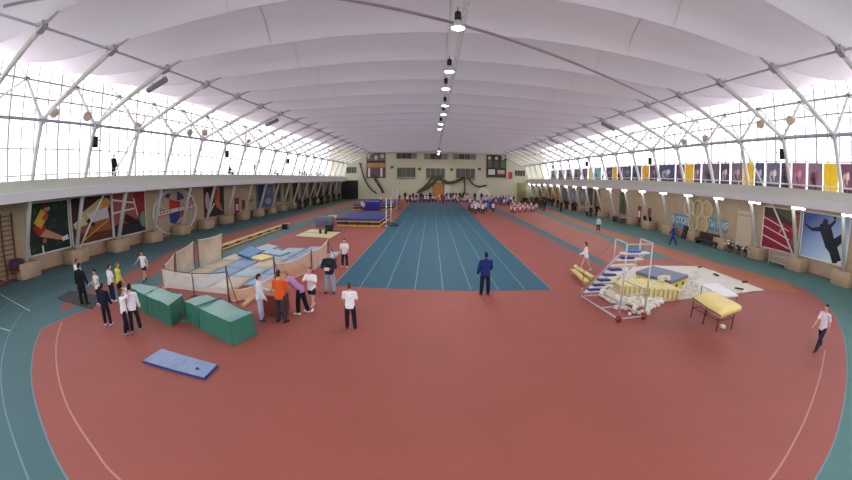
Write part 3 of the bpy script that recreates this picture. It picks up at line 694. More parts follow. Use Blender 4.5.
# ------------------------------------------------------------------ ridge lamps
M_GLOW = mat('lamp glow', (1, .98, .92), emit=14); M_REFL = C('lamp reflector', 196, 196, 192, rough=.3, spec=.5); M_TUBE = mat('tube glow', (1, .95, .98), emit=26)
LAMPW = 85
lp0 = None
LPX = [(458, 28.5), (449.4, 72), (445.8, 89.2), (445, 106), (443.4, 114.7), (440.8, 124.4), (439.6, 129.4)]
lps = [G(px, py, 11.0) for px, py in LPX]+[Vector((1.3, 82, 11.0)), Vector((1.3, 90, 11.0))]
def lamp():
    r = thing('ceiling_lamp', None, 'lamp', (0, 0, 11.0))
    MB().lathe((0, 0, 11.0), [(.001, .78), (.11, .78), (.14, .7), (.14, .42), (.09, .38), (.001, .38)], 16).build('ballast_housing', M_BLACK, r)
    MB().lathe((0, 0, 11.0), [(.08, .4), (.12, .34), (.24, .12), (.3, 0), (.28, 0), (.22, .12), (.1, .33)], 20).build('reflector', M_REFL, r)
    MB().lathe((0, 0, 11.0), [(.001, .07), (.15, .06), (.26, .015), (.2, -.02), (.001, -.03)], 20).build('bulb', M_GLOW, r)
    MB().tube([(0, 0, 11.75), (0, 0, 12.0)], .02, 6).build('hook', M_DARK, r)
    ld = bpy.data.lights.new('lamp_light', 'AREA'); ld.shape = 'DISK'; ld.size = .5; ld.energy = LAMPW; ld.color = (1, .97, .93); ld.spread = 2.8
    lo = bpy.data.objects.new('lamp_light', ld); COL.objects.link(lo); lo.parent = r; lo.location = (0, 0, -.06)
    return r
for i, p in enumerate(lps):
    lab = '%s bell lamp from the camera in the row under the ridge' % ORD[i]
    if lp0 is None: lp0 = lamp(); lp0.location = p; tag(lp0, lab, 'lamp', 'bell lamps under the ridge')
    else: dup(lp0, p, None, lab)
rail = thing('lamp_rail', 'slim pale double rail carrying the row of ridge lamps', 'rail', (1.3, 0, 12.0))
MB().tube([(1.22, YNEAR, 12.02), (1.22, YFAR, 12.02)], .035, 6).build('rail_tube', M_PARA, rail)
MB().tube([(1.42, YNEAR, 12.02), (1.42, YFAR, 12.02)], .035, 6).build('rail_tube', M_PARA, rail)
lc = MB()
y = YNEAR
while y < YFAR-1:
    lc.tube([(1.22, y, 12.02), (1.42, y+.6, 12.02), (1.22, y+1.2, 12.02)], .018, 4); y += 1.2
lc.build('lacing', M_PARA, rail)
# fluorescent battens under the right gallery edge
fb = None
for n in range(-1, 18):
    y = YR(n)+3.7
    lab = '%s lit fluorescent batten from the camera under the right gallery' % ORD[n+1]
    if fb is None:
        fb = thing('fluorescent_batten', lab, 'lamp', (XC+23.5, y, 4.5), 0, 'fluorescent battens under the right gallery')
        MB().box((XC+23.5, y, 4.52), (.16, 1.3, .06)).build('housing', M_WHITE, fb)
        MB().tube([(XC+23.46, y-.62, 4.46), (XC+23.46, y+.62, 4.46)], .045, 8).build('lamp_tube', M_TUBE, fb)
    else: dup(fb, (XC+23.5, y, 4.5), None, lab)
# loudspeakers on columns, horns under rafters, floodlights on the beam
def speaker_at(px, py, X, lab, rz):
    p = AX(px, py, X); r = thing('loudspeaker', lab, 'loudspeaker', p, rz, 'black loudspeakers on the gallery columns')
    MB().bbox((0, 0, 0), (.34, .34, .72), 0, 0, .03, 1).build('cabinet', M_BLACK, r, False)
    MB().box((0, -.18, 0), (.28, .02, .62)).build('grille', C('speaker grille', 58, 58, 64), r, False)
    MB().tube([(0, .15, .1), (0, .55, .1)], .03, 6).build('arm_bracket', M_GREY, r, False)
for px, py, X, lab in [(95.5, 142, -21.6, 'black loudspeaker on the second left column seen in full above the gallery'), (227, 154, -21.6, 'black loudspeaker halfway along the left gallery columns'), (288, 161, -21.6, 'small black loudspeaker near the far end of the left gallery'),
                      (782, 154, 23.6, 'black loudspeaker on the right column above the pink banner'), (650, 161, 23.6, 'black loudspeaker on the right columns above the yellow banner'), (587, 164, 23.6, 'black loudspeaker above the right gallery railing, farther away'), (553, 167, 23.6, 'smallest black loudspeaker at the far end of the right gallery')]:
    speaker_at(px, py, X, lab, -.5 if X < 0 else .5)
hn = 0
for px, py, Y, lab in [(157, 85, 18.6, 'dark cylindrical heater under the second left rafter'), (272, 122.5, 37.2, 'dark cylindrical heater under a left rafter halfway down the hall'), (321, 137.5, 62, 'dark cylindrical heater far along the left rafters'),
                      (608, 126.5, 36.5, 'dark cylindrical heater hung under a right rafter, nearest on that side'), (554, 141, 56, 'dark cylindrical heater on the right, middle of three'), (524, 149.5, 80, 'dark cylindrical heater farthest along the right rafters')]:
    p = AY(px, py, Y); s = -1 if px < 426 else 1; d = Vector((-s*.75, .1, .3))
    r = thing('radiant_heater', lab, 'heater', p, 0, 'cylindrical heaters under the rafters')
    MB().tube([p-d*.9, p+d*.9], .19, 12).build('casing', C('heater casing', 136, 134, 142, rough=.5), r)
    MB().tube([p-d*.93, p-d*.9], .15, 12).build('end_cap', M_DARK, r)
    MB().tube([p-d*.5, p-d*.5+Vector((0, 0, .5))], .02, 5).build('hanger', M_GREY, r); MB().tube([p+d*.5, p+d*.5+Vector((0, 0, .5))], .02, 5).build('hanger', M_GREY, r)
M_AMB = C('amber glass', 214, 196, 168, rough=.25)
FLD = [(53, 112, -22, 'left of the pair on the nearest left beam'), (86, 116, -22, 'right of the pair on the nearest left beam'), (136, 126, -22, 'beside the third left column head'), (188, 132, -22, 'beside the fourth left column head'), (203, 132, -22, 'just beyond the fourth left column head'), (247, 141, -22, 'beside the sixth left column head'),
       (762, 124, 24, 'left of the second right column head'), (791, 120, 24, 'right of the second right column head'), (707, 138, 24, 'near the fourth right column head'), (686, 142, 24, 'near the fifth right column head')]
for px, py, X, w in FLD:
    p = AX(px, py, X); s = -1 if X < 0 else 1
    r = thing('floodlight', 'round floodlight with pale dish, %s' % w, 'floodlight', p, 0, 'round floodlights on the column-head beams')
    o = Vector((-s*.35, -.15, -.1)); MB().tube([p, p+o*.6, p+o], [.12, .3, .34], 14).build('dish', M_REFL, r); MB().tube([p+o*.98, p+o*1.06], [.31, .26], 14).build('lens', M_AMB, r)
    MB().tube([p, p+Vector((s*.2, 0, .25))], .04, 6).build('bracket', M_GREY, r)
# ------------------------------------------------------------------ pictures and boards on the walls
ALLB = []
def board(name, label, cat, X, y_left, y_right, z0, z1, bg, shapes=(), frame=None, group=None, t=.05, sx=None, art='picture'):
    """flat board on a side wall; y_left / y_right are its edges as one faces it"""
    sx = sx or (-1 if X < 0 else 1); c = Vector((X, (y_left+y_right)/2, (z0+z1)/2))
    r = thing(name, label, cat, (X, c.y, z0), 0, group)
    w = abs(y_right-y_left); MB().box((X+sx*t/2, c.y, c.z), (t, w, z1-z0)).build('panel', bg, r)
    if shapes:
        mb = MB(); ms = []; 
        for k, (m, pts) in enumerate(shapes):
            if m not in ms: ms.append(m)
            x = X-sx*(.004+.003*k)
            P = [(x, y_left+(y_right-y_left)*u, z0+(z1-z0)*v) for u, v in pts]
            mb.poly(P, ms.index(m))
        mb.build(art, ms, r)
    if frame:
        f = MB(); b = .09
        for (yy, zz, dy, dz) in ((c.y, z0, w+b, b), (c.y, z1, w+b, b), (y_left, c.z, b, z1-z0+b), (y_right, c.z, b, z1-z0+b)): f.box((X-sx*.03, yy, zz), (.08, dy, dz))
        f.build('frame', frame, r)
    return r
def blob(cx, cy, rx, ry, n=12, rot=0.0):
    return [(cx+rx*math.cos(2*PI*i/n)*math.cos(rot)-ry*math.sin(2*PI*i/n)*math.sin(rot), cy+rx*math.cos(2*PI*i/n)*math.sin(rot)+ry*math.sin(2*PI*i/n)*math.cos(rot)) for i in range(n)]
def limb(x0, y0, x1, y1, w0, w1):
    dx, dy = x1-x0, y1-y0; L = math.hypot(dx, dy); nx, ny = -dy/L, dx/L
    return [(x0+nx*w0, y0+ny*w0), (x0-nx*w0, y0-ny*w0), (x1-nx*w1, y1-ny*w1), (x1+nx*w1, y1+ny*w1)]
K = lambda r, g, b: C('print %d %d %d' % (r, g, b), r, g, b, rough=.6, var=.06, scale=3)
XLW, XRW = WLX+.06, WRX-.06
rng = random.Random(3)
sh = [(K(50, 74, 56), blob(rng.uniform(.05, .95), rng.uniform(.1, .95), rng.uniform(.03, .08), rng.uniform(.02, .05), 7, rng.uniform(0, 3))) for i in range(26)]
sh += [(K(44, 38, 40), blob(.33, .3, .2, .1)), (K(44, 38, 40), limb(.3, .35, .62, .12, .09, .07)), (K(196, 140, 110), limb(.3, .42, .85, .2, .09, .035)), (K(178, 40, 40), limb(.2, .58, .34, .4, .11, .11)),
       (K(214, 176, 60), limb(.42, .8, .22, .55, .11, .1)), (K(196, 140, 110), blob(.47, .86, .08, .055)), (K(86, 46, 50), blob(.43, .92, .1, .04)), (K(196, 60, 50), limb(.48, .76, .36, .66, .04, .04)), (K(228, 226, 226), limb(.78, .2, .94, .23, .04, .05)), (K(222, 222, 222), limb(.3, .02, .3, .16, .02, .02)), (K(176, 90, 84), blob(.36, .24, .05, .05))]
board('wall_picture', 'large picture of a jumper in yellow and red against dark leaves', 'picture', XLW, 14.35, 18.25, 1.05, 4.4, K(34, 50, 44), sh, M_WHITE)
sh = [(K(96, 56, 38), [(0, 0), (1, 0), (1, .55), (0, .35)]), (K(44, 30, 32), [(0, .72), (.55, 1), (0, 1)]), (K(180, 120, 50), blob(.8, .78, .2, .16, 12, .5)), (K(150, 96, 50), [(0, .4), (.5, .6), (.9, .5), (1, .2), (.3, .2)]), (K(206, 180, 130), limb(.25, .5, .78, .86, .14, .09)), (K(208, 204, 208), limb(.4, .52, .92, .6, .11, .13)), (K(218, 160, 70), blob(.86, .82, .11, .1)), (K(60, 38, 34), limb(.38, .5, .55, .35, .05, .03)), (K(236, 150, 60), limb(.2, .05, .95, .44, .014, .014)), (K(226, 200, 150), limb(.06, .4, .32, .5, .06, .1))]
board('wall_picture', 'brown picture of a diving sprinter in pale kit with an orange streak', 'picture', XLW, 18.5, 22.95, 1.0, 4.45, K(58, 36, 34), sh, M_WHITE)
sh = [(K(158, 84, 84), [(0, .25), (0, 1), (.62, 1), (.8, .35)]), (K(230, 214, 214), limb(.02, .85, .68, .73, .02, .02)), (K(230, 214, 214), limb(.02, .55, .65, .6, .02, .02)), (K(230, 214, 214), limb(.64, .84, .74, .42, .02, .015)), (K(46, 30, 30), limb(.35, .42, .95, .1, .09, .07)), (K(44, 40, 52), [(0, 0), (.9, 0), (.8, .2), (.2, .3), (0, .25)]), (K(150, 44, 54), [(.66, 1), (1, 1), (1, .5), (.8, .4)]), (K(110, 150, 110), blob(.93, .3, .12, .2))]
board('wall_picture', 'reddish picture of a running track with white hurdles', 'picture', XLW, 23.1, 27.4, .95, 4.5, K(120, 56, 60), sh, M_WHITE)
# painted round emblem with a lettered band
em = thing('wall_emblem', 'large round white-ringed red and blue emblem painted on the left wall', 'emblem', (XLW, 32.1, .4))
cy, cz, R = 32.2, 2.2, 2.2; mb = MB(); xw = XLW
MB().ring((xw, cy, cz), (0, 1.68, 0), (0, 0, 1.02), R, .1, 48, 5).build('ring', K(222, 218, 216), em)
def epoly(mb, pts, mi, k): mb.poly([(xw+.004*k, cy+R*1.68*u, cz+R*v) for u, v in pts], mi)
mats = [K(178, 160, 140), K(188, 52, 46), K(48, 66, 130), K(222, 218, 216), K(150, 40, 48)]
epoly(mb, blob(0, 0, .98, .98, 36), 0, 1)
epoly(mb, [(-.3, .0), (-.28, .6), (0, .5), (.22, .45), (.2, 0)], 1, 2); epoly(mb, [(-.32, 0), (.2, 0), (.18, -.3), (-.05, -.55), (-.28, -.45)], 2, 2)
epoly(mb, [(.05, .5), (.1, .92), (.35, .75), (.42, .55)], 2, 2); epoly(mb, [(-.3, .62), (-.5, .72), (-.38, .85), (-.2, .8)], 2, 2); epoly(mb, [(-.2, -.85), (-.1, -.6), (.2, -.5), (.05, -.75), (.0, -.92)], 1, 2); epoly(mb, [(.2, -.3), (.42, -.2), (.45, .2), (.25, .2)], 1, 2)
epoly(mb, [(.55, .6), (.75, .9), (.85, .6), (.7, .4)], 2, 2)
epoly(mb, [(-.92, -.12), (.98, .05), (.98, .28), (-.92, .14)], 4, 4); epoly(mb, [(-.88, -.08), (.94, .085), (.94, .245), (-.88, .105)], 3, 5)
mb.build('shield', mats, em)
mb = MB(); xr = XLW
for a0 in (.1, PI+.3): mb.tube([(xw+.03, cy+R*1.2*math.cos(t), cz+R*.5+R*.42*math.sin(t)) for t in [a0+i*.25 for i in range(9)]], .035, 5)
mb.build('scroll', K(222, 218, 216), em)
def text(body, size, m, parent, loc, rot, name='lettering', sx=1.0):
    cu = bpy.data.curves.new('t', 'FONT'); cu.body = body; cu.size = size; cu.align_x = 'CENTER'; cu.align_y = 'CENTER'; cu.extrude = .004; cu.offset = size*.012
    o = bpy.data.objects.new('t', cu); COL.objects.link(o)
    dg = bpy.context.evaluated_depsgraph_get(); me = bpy.data.meshes.new_from_object(o.evaluated_get(dg), depsgraph=dg)
    bpy.data.objects.remove(o); me.materials.clear(); me.materials.append(m)
    o = bpy.data.objects.new(name, me); COL.objects.link(o); o.parent = parent
    o.location = Vector(loc)-(wloc(parent) if parent else Vector()); o.rotation_euler = rot; o.scale = (sx, 1, 1)
    return o
mb = MB(); rg = random.Random(5)
for i in range(13):
    if i in (5, 6): continue
    u = -.8+i*.135; v = .02+.09*(u+.9); w_ = rg.uniform(.07, .1)
    mb.box((xw+.03, cy+R*1.68*u, cz+R*v), (.012, w_*R*1.3, .24)); mb.box((xw+.032, cy+R*1.68*u, cz+R*v+.02), (.012, w_*R*.5, .1), 0, 1)
mb.build('lettering', [K(168, 44, 52), K(222, 218, 216)], em)['kind'] = 'stuff'
sh = [(K(190, 110, 70), [(.45, 1), (.8, 1), (.75, .5), (.95, .1), (.6, .3), (.5, .6)]), (K(150, 70, 50), blob(.55, .75, .12, .2)), (K(214, 210, 210), limb(.2, .1, .5, .45, .04, .03)), (K(196, 170, 170), blob(.15, .55, .1, .3))]
y0 = AX(204, 200, XLW).y; y1 = AX(224, 200, XLW).y
board('wall_picture', 'dark picture with an orange flame, beyond the round emblem', 'picture', XLW, y0, y1, 1.0, 4.4, K(50, 40, 46), sh, None)
def px_board(name, label, cat, X, x0, x1, yt, yb, bg, shapes=(), frame=None, **k):
    a = AX(x0, (yt+yb)/2, X); b = AX(x1, (yt+yb)/2, X); xm = (x0+x1)/2
    return board(name, label, cat, X, a.y, b.y, AX(xm, yb, X).z, AX(xm, yt, X).z, bg, shapes, frame, **k)
W4 = [(.25, .2), (.8, .2), (.8, .6), (.25, .6)]
px_board('notice_board', 'red notice board with a white sheet on the left wall', 'notice board', XLW, 235, 239, 198, 213.5, K(130, 44, 50), [(K(224, 216, 220), W4)])
px_board('notice_board', 'plain smaller dark red board on the left wall', 'notice board', XLW, 242, 245, 200, 209.5, K(122, 44, 50))
px_board('wall_picture', 'small yellow-brown picture beside the dark red board on the left wall', 'picture', XLW, 248.5, 253.5, 196, 206, K(178, 150, 104), [(K(120, 90, 60), [(.1, .45), (.9, .5), (.9, .7), (.1, .65)])])
px_board('wall_picture', 'blue picture with dark figure on the left wall', 'picture', XLW, 256.5, 273, 185, 207, K(88, 100, 140), [(K(50, 48, 74), [(.1, .2), (.35, .25), (.4, 1), (.1, 1)]), (K(150, 166, 190), blob(.7, .25, .2, .15)), (K(120, 130, 170), blob(.75, .7, .15, .2))])
cols = [(96, 92, 96), (118, 110, 60), (60, 62, 66), (130, 108, 80), (86, 80, 78), (66, 68, 72), (92, 88, 80), (58, 60, 62)]
for i, (x0, x1) in enumerate([(276, 281), (284, 290), (293, 298), (301, 306), (309, 314), (317, 322), (325, 329), (332, 336)]):
    px_board('wall_picture', 'dim picture on the far left wall, %s after the blue one' % ['first', 'second', 'third', 'fourth', 'fifth', 'sixth', 'seventh', 'eighth'][i], 'picture', XLW, x0, x1, 183, 202, K(*cols[i]), [(K(*[int(c*.6) for c in cols[i]]), blob(.5, .4, .3, .25))], group='dim pictures on the far left wall')
# right wall
def grad_print(name, c0, c1, c2):
    m = bpy.data.materials.new(name); m.use_nodes = True; nt = m.node_tree; N = nt.nodes; b = N['Principled BSDF']; b.inputs['Roughness'].default_value = .5
    tc = N.new('ShaderNodeTexCoord'); vm = N.new('ShaderNodeVectorMath'); vm.operation = 'DOT_PRODUCT'; vm.inputs[1].default_value = (0, .55, .6); rp = N.new('ShaderNodeValToRGB')
    nt.links.new(tc.outputs['Generated'], vm.inputs[0]); nt.links.new(vm.outputs['Value'], rp.inputs['Fac']); nt.links.new(rp.outputs[0], b.inputs['Base Color'])
    e = rp.color_ramp.elements; e[0].color = (*srgb(*c0), 1); e[1].color = (*srgb(*c2), 1); e.new(.5).color = (*srgb(*c1), 1); e[0].position = .12; e[2].position = .98
    return m
GP = grad_print('blue gradient print', (222, 232, 240), (164, 190, 224), (58, 76, 150))
D_ = K(38, 40, 52)
sh = [(D_, limb(.05, .72, .22, .62, .022, .03)), (D_, limb(.2, .62, .45, .68, .035, .06)), (D_, blob(.5, .72, .13, .1)), (D_, blob(.49, .84, .06, .065)), (D_, limb(.58, .74, .7, .9, .04, .022)), (D_, limb(.5, .7, .66, .32, .13, .11)), (D_, limb(.63, .4, .85, .08, .13, .06)), (D_, limb(.66, .35, .9, .62, .1, .06)), (D_, blob(.68, .95, .025, .04)), (D_, limb(.7, .3, .78, .02, .09, .05))]
board('wall_picture', 'large pale blue picture of a dark leaping silhouette on the right wall', 'picture', XRW, AX(802, 233, XRW).y, AX(849, 240, XRW).y, 1.05, 4.28, GP, sh, M_WHITE)
sh = [(K(70, 48, 44), [(0, 1), (0, .8), (.75, .62), (1, .7), (1, 1)]), (K(90, 84, 54), [(.3, .92), (.8, .7), (1, .75), (1, 1), (.5, 1)]), (K(196, 60, 66), blob(.85, .55, .1, .12)), (K(232, 210, 216), limb(0, .74, .72, .5, .012, .012)), (K(232, 210, 216), limb(0, .53, .76, .3, .012, .014)), (K(232, 210, 216), limb(0, .3, .78, .1, .014, .014)), (K(232, 210, 216), limb(.48, .42, .56, .62, .01, .01)), (K(150, 96, 60), [(.8, .2), (1, .1), (1, .95), (.88, .9)]), (K(196, 170, 90), [(.86, .3), (.96, .3), (.96, .6), (.86, .6)])]
board('wall_picture', 'crimson running track picture with white lanes on the right wall', 'picture', XRW, AX(763, 227, XRW).y, AX(799.5, 233, XRW).y, .95, 4.25, K(150, 38, 56), sh, M_WHITE)
px_board('wall_board', 'blank beige board on the right wall beside the crimson track picture', 'board', XRW, 736.5, 752, 211, 247, K(206, 192, 166), [(K(178, 160, 134), [(.0, .86), (1, .86), (1, .9), (0, .9)])])
o = thing('ring_emblem', 'five cream interlocking rings, three above two, on the right wall', 'emblem', (XRW, 32.3, .8))
for i, (px, py) in enumerate([(690, 208), (699, 208.7), (708, 209.4), (694, 222.5), (703, 224.5)]):
    p = AX(px, py, XRW); MB().ring((p.x-.06-.05*(i % 2), p.y, p.z), (0, 1, 0), (0, 0, 1), .84, .12, 36, 6).build('ring', K(222, 208, 172), o)
    q = MB(); q.poly([(p.x+.02-.004*i, p.y+.72*math.sin(2*PI*j/24), p.z+.72*math.cos(2*PI*j/24)) for j in range(24)]); q.build('disc', K(190, 168, 130), o)
def word(label, body, x0, x1, yt, yb, size):
    r = px_board('wall_banner', label, 'banner', XRW, x0, x1, yt, yb, K(104, 156, 184))
    p = AX((x0+x1)/2, (yt+yb)/2, XRW); text(body, size, K(220, 222, 214), r, (XRW-.03, p.y, p.z), (PI/2, 0, -PI/2), sx=.8)
word('blue banner with pale letters left of the painted rings', 'О СПОРТ', 673.4, 688.5, 214, 227.5, 1.0)
word('blue banner with pale letters right of the painted rings', 'ТЫ МИР', 708.5, 727.5, 219, 232, 1.0)
px_board('notice_board', 'red notice board with a tall white sheet on the right wall', 'notice board', XRW, 637.5, 640.8, 206, 222, K(150, 44, 50), [(K(226, 220, 210), [(.2, .3), (.85, .3), (.85, .7), (.2, .7)])])
px_board('notice_board', 'plain dark red board right of the white-sheeted notice board', 'notice board', XRW, 647.5, 650.6, 208, 226, K(146, 48, 52))
px_board('wall_picture', 'green picture between two raking columns on the right wall', 'picture', XRW, 619.5, 626, 192.5, 214, K(92, 100, 72), [(K(70, 80, 60), blob(.5, .4, .3, .3))])
px_board('wall_picture', 'brown and dark picture behind the right columns', 'picture', XRW, 594, 600, 190, 209, K(130, 110, 84), [(K(70, 56, 52), [(.1, .1), (.4, .1), (.4, .9), (.1, .9)])])
for i, (x0, x1, c) in enumerate([(588, 592.5, (72, 58, 60)), (579, 585, (110, 116, 120)), (570, 575, (120, 120, 140)), (562, 567, (84, 80, 78)), (553, 558, (176, 110, 60)), (546, 550.5, (122, 96, 70)), (539, 543, (96, 90, 66))]):
    px_board('wall_picture', 'small picture on the far right wall, %s beyond the brown one' % ['first', 'second', 'third', 'fourth', 'fifth', 'sixth', 'seventh'][i], 'picture', XRW, x0, x1, 188.5, 205, K(*c), [(K(*[min(255, int(v*1.3)) for v in c]), blob(.5, .5, .25, .25))], group='small pictures on the far right wall')
# banners hung along the back of the right gallery
XB = XC+26.6
HB = [(840.5, 853, 'mauve', (120, 84, 100), (206, 170, 160)), (823.5, 838, 'yellow', (250, 204, 46), (240, 190, 40)), (808, 822.5, 'grey pink', (150, 122, 136), (110, 56, 72)), (792, 805, 'rose', (164, 110, 128), (190, 130, 140)), (781, 790.5, 'dark violet', (94, 82, 100), (70, 60, 84)), (767, 780, 'blue grey', (120, 116, 136), (206, 186, 190)),
      (755, 764, 'slate', (92, 92, 120), (150, 150, 170)), (743, 754, 'yellow', (248, 196, 50), (236, 186, 44)), (731.5, 742.5, 'grey', (130, 118, 128), (176, 150, 150)), (720.5, 729.5, 'dark grey', (96, 84, 92), (186, 170, 168)), (702, 719.5, 'dull violet', (126, 112, 126), (100, 84, 100)), (694, 700.5, 'grey mauve', (116, 100, 116), (180, 160, 160)),
      (685, 693.5, 'yellow', (246, 194, 60), (236, 180, 50)), (676, 684.5, 'plum', (112, 84, 112), (140, 100, 120)), (659, 674.5, 'deep slate', (88, 86, 112), (170, 176, 190)), (649.5, 657.5, 'dim plum', (104, 90, 108), (130, 110, 120)), (642, 649, 'yellow', (240, 190, 66), (216, 140, 70)), (632, 641, 'slate grey', (100, 96, 114), (84, 80, 100)), (622.5, 631, 'dim slate', (96, 94, 112), (120, 116, 130)),
      (617.5, 621.8, 'dark plum', (84, 74, 90), (100, 88, 100)), (612.5, 617, 'yellow', (236, 186, 70), (226, 170, 60)), (606.5, 611.8, 'dark slate', (80, 76, 90), (96, 90, 104)), (594, 601, 'turquoise', (120, 176, 178), (100, 150, 160)), (588.5, 592, 'yellow', (226, 186, 90), (216, 170, 70)), (582, 587.5, 'mauve grey', (120, 108, 120), (96, 88, 100)), (574, 580.5, 'grey violet', (124, 112, 126), (100, 92, 108)), (566, 572.5, 'dim mauve', (128, 112, 122), (104, 92, 108)), (558.5, 564.5, 'pale mauve', (138, 124, 134), (110, 100, 116)), (551, 557, 'pale grey', (140, 130, 138), (116, 106, 118))]
seen = {}
for i, (x0, x1, nm, c, c2) in enumerate(HB):
    seen[nm] = seen.get(nm, 0)+1
    extra = ('%s of the yellow ones from the camera' % ORD[seen[nm]-1]) if nm == 'yellow' else '%s banner from the camera' % ORD[i % 23] if i < 23 else 'far along the row'
    if nm == 'yellow': sh = [(K(*c2), [(.45, 0), (.52, 0), (.52, 1), (.45, 1)])]
    else: sh = [(K(*c2), blob(.4, .45, .22, .25, 9, .4)), (K(*[min(255, v+40) for v in c2]), blob(.62, .6, .12, .14)), (K(*[int(v*.7) for v in c]), [(0, 0), (1, 0), (1, .12), (0, .2)]), (K(*[int(v*.6) for v in c2]), limb(.35, .5, .6, .1, .07, .05))]
    a = AX(x0, 172, XB).y; b = AX(x1, 172, XB).y
    board('hanging_banner', '%s banner hung behind the right gallery, %s' % (nm, extra), 'banner', XB, a, b, 5.75, 7.85, K(*c), sh, None, 'banners along the right gallery')

# ------------------------------------------------------------------ far wall
def far(x0, x1, yt, yb, Y=YFAR):
    a = AY(x0, yt, Y); b = AY(x1, yb, Y); return a.x, b.x, b.z, a.z
M_FRM = C('window frame pale', 198, 198, 176, rough=.6); M_PANE = C('dim pane', 78, 76, 66, rough=.25, spec=.5, var=.1, scale=1.5); M_PANE2 = C('dark pane', 48, 47, 44, rough=.25, spec=.5, var=.1); M_PANE3 = C('grey pane', 128, 128, 120, rough=.3, var=.1, scale=1.2)
wi = 3
for x0, x1, yt, yb, kind in [(396.5, 417, 153, 159, 0), (424, 448, 153.3, 159.8, 0), (453, 476, 153.7, 160, 0), (397, 415.5, 167.5, 177.5, 1), (426, 445, 168, 178.5, 1), (456, 475, 168.3, 179, 1), (346.5, 356.3, 167, 173.3, 2), (514.8, 525, 170, 176.4, 2)]:
    xa, xb, z0, z1 = far(x0, x1, yt, yb); w = xb-xa; c = ((xa+xb)/2, YFAR-.03, (z0+z1)/2)
    f = MB()
    for (xx, zz, dx, dz) in ((c[0], z0, w+.15, .15), (c[0], z1, w+.15, .1), (xa, c[2], .1, z1-z0), (xb, c[2], .1, z1-z0)): f.box((xx, YFAR-.06, zz), (dx, .14, dz))
    if kind == 1: f.box((c[0], YFAR-.12, z0-.22), (w+.3, .3, .16), 0, 1)
    o = struct(f.build('window_%d' % wi, [M_FRM, C('window ledge', 92, 88, 76)]), 'dim interior window in the far wall'); wi += 1
    n = 4
    for k in range(n):
        m = {0: [M_PANE3, M_PANE2, M_PANE, M_PANE3], 1: [M_PANE, M_PANE, M_PANE, M_PANE], 2: [M_PANE2]*4}[kind][k]
        if kind == 0 and wi == 4: m = [M_PANE2, M_PANE2, M_PANE2, M_PANE3][k]
        MB().box((xa+w*(k+.5)/n, YFAR-.02, c[2]), (w/n-.08, .05, z1-z0-.1)).build('pane', m, o)
def far_board(name, label, cat, x0, x1, yt, yb, bg, shapes, frame=None):
    xa, xb, z0, z1 = far(x0, x1, yt, yb); r = thing(name, label, cat, ((xa+xb)/2, YFAR-.05, z0))
    MB().box(((xa+xb)/2, YFAR-.06, (z0+z1)/2), (xb-xa, .1, z1-z0)).build('panel', bg, r)
    mb = MB(); ms = []
    for k, (m, pts) in enumerate(shapes):
        if m not in ms: ms.append(m)
        mb.poly([(xa+(xb-xa)*u, YFAR-.115-.003*k, z0+(z1-z0)*v) for u, v in pts], ms.index(m))
    if ms: mb.build('picture', ms, r)
    return r
RC = lambda a, b, c, d: [(a, c), (b, c), (b, d), (a, d)]
far_board('wall_poster', 'tall poster on the far wall with orange band and two white figures', 'poster', 366.5, 385.5, 152.8, 178, K(112, 84, 84), [(K(120, 108, 100), RC(0, 1, .6, 1)), (K(206, 196, 186), blob(.12, .85, .07, .09)), (K(206, 196, 186), blob(.5, .8, .08, .1)), (K(200, 190, 180), blob(.82, .86, .09, .08)), (K(70, 50, 46), RC(.03, .95, .6, .68)), (K(176, 138, 96), RC(.04, .97, .42, .6)), (K(228, 226, 236), RC(.1, .2, .05, .4)), (K(228, 226, 236), RC(.74, .84, .05, .4)), (K(64, 52, 50), RC(0, 1, 0, .03))])
far_board('wall_poster', 'dark green board on the far wall with three portraits and two white sheets', 'poster', 486.5, 506, 154.8, 179.5, K(62, 66, 54), [(K(206, 200, 176), blob(.15, .87, .08, .07)), (K(206, 200, 176), blob(.5, .87, .08, .07)), (K(206, 200, 176), blob(.83, .87, .08, .07)), (K(96, 104, 92), RC(.06, .28, .48, .78)), (K(86, 98, 90), RC(.4, .6, .48, .78)), (K(96, 104, 92), RC(.72, .95, .48, .78)), (K(222, 216, 214), RC(.1, .43, .18, .4)), (K(206, 180, 180), RC(.56, .92, .18, .38)), (K(170, 60, 60), RC(.56, .92, .18, .24)), (K(186, 184, 160), RC(.02, .98, .0, .07))])
far_board('wall_sign', 'small plain red sign on the far wall beside the green board', 'sign', 508.5, 512.3, 172, 179, K(200, 66, 62), [])
for i, (px, py, w) in enumerate([(392, 167.3, 'left of the first lower window'), (419.5, 169, 'between the first and second lower windows'), (451.5, 169.6, 'between the second and third lower windows'), (479.5, 169, 'right of the third lower window')]):
    p = AY(px, py, YFAR); r = thing('wall_vent', 'small dark square vent %s of the far wall' % w, 'vent', (p.x, YFAR-.05, p.z), 0, 'dark vents on the far wall')
    MB().box((p.x, YFAR-.06, p.z), (.7, .12, .65)).build('casing', K(96, 96, 80), r)
    for k in range(4): MB().box((p.x, YFAR-.13, p.z-.22+.15*k), (.6, .03, .06), 0, 0, .4).build('slat', K(60, 60, 54), r)
for k_, (x0, x1, yt, c, lb) in enumerate([(340.5, 358.8, 180, (44, 46, 42), 'wide dark opening in the far wall under the left gallery'), (516.5, 526, 182.5, (150, 146, 96), 'wide yellow-green opening in the far wall under the right gallery')]):
    xa, xb, z0, z1 = far(x0, x1, yt, 199); xa = max(xa, WLX+.4)
    d = struct(MB().box(((xa+xb)/2, YFAR-.05, z1/2), (xb-xa, .1, z1)).build('door_%d' % (k_+3), K(*c)), lb)
    f = MB(); f.box((xa, YFAR-.1, z1/2), (.25, .15, z1)); f.box((xb, YFAR-.1, z1/2), (.25, .15, z1)); f.box(((xa+xb)/2, YFAR-.1, z1), (xb-xa, .15, .25)); f.build('door_frame', M_CREAM, d)
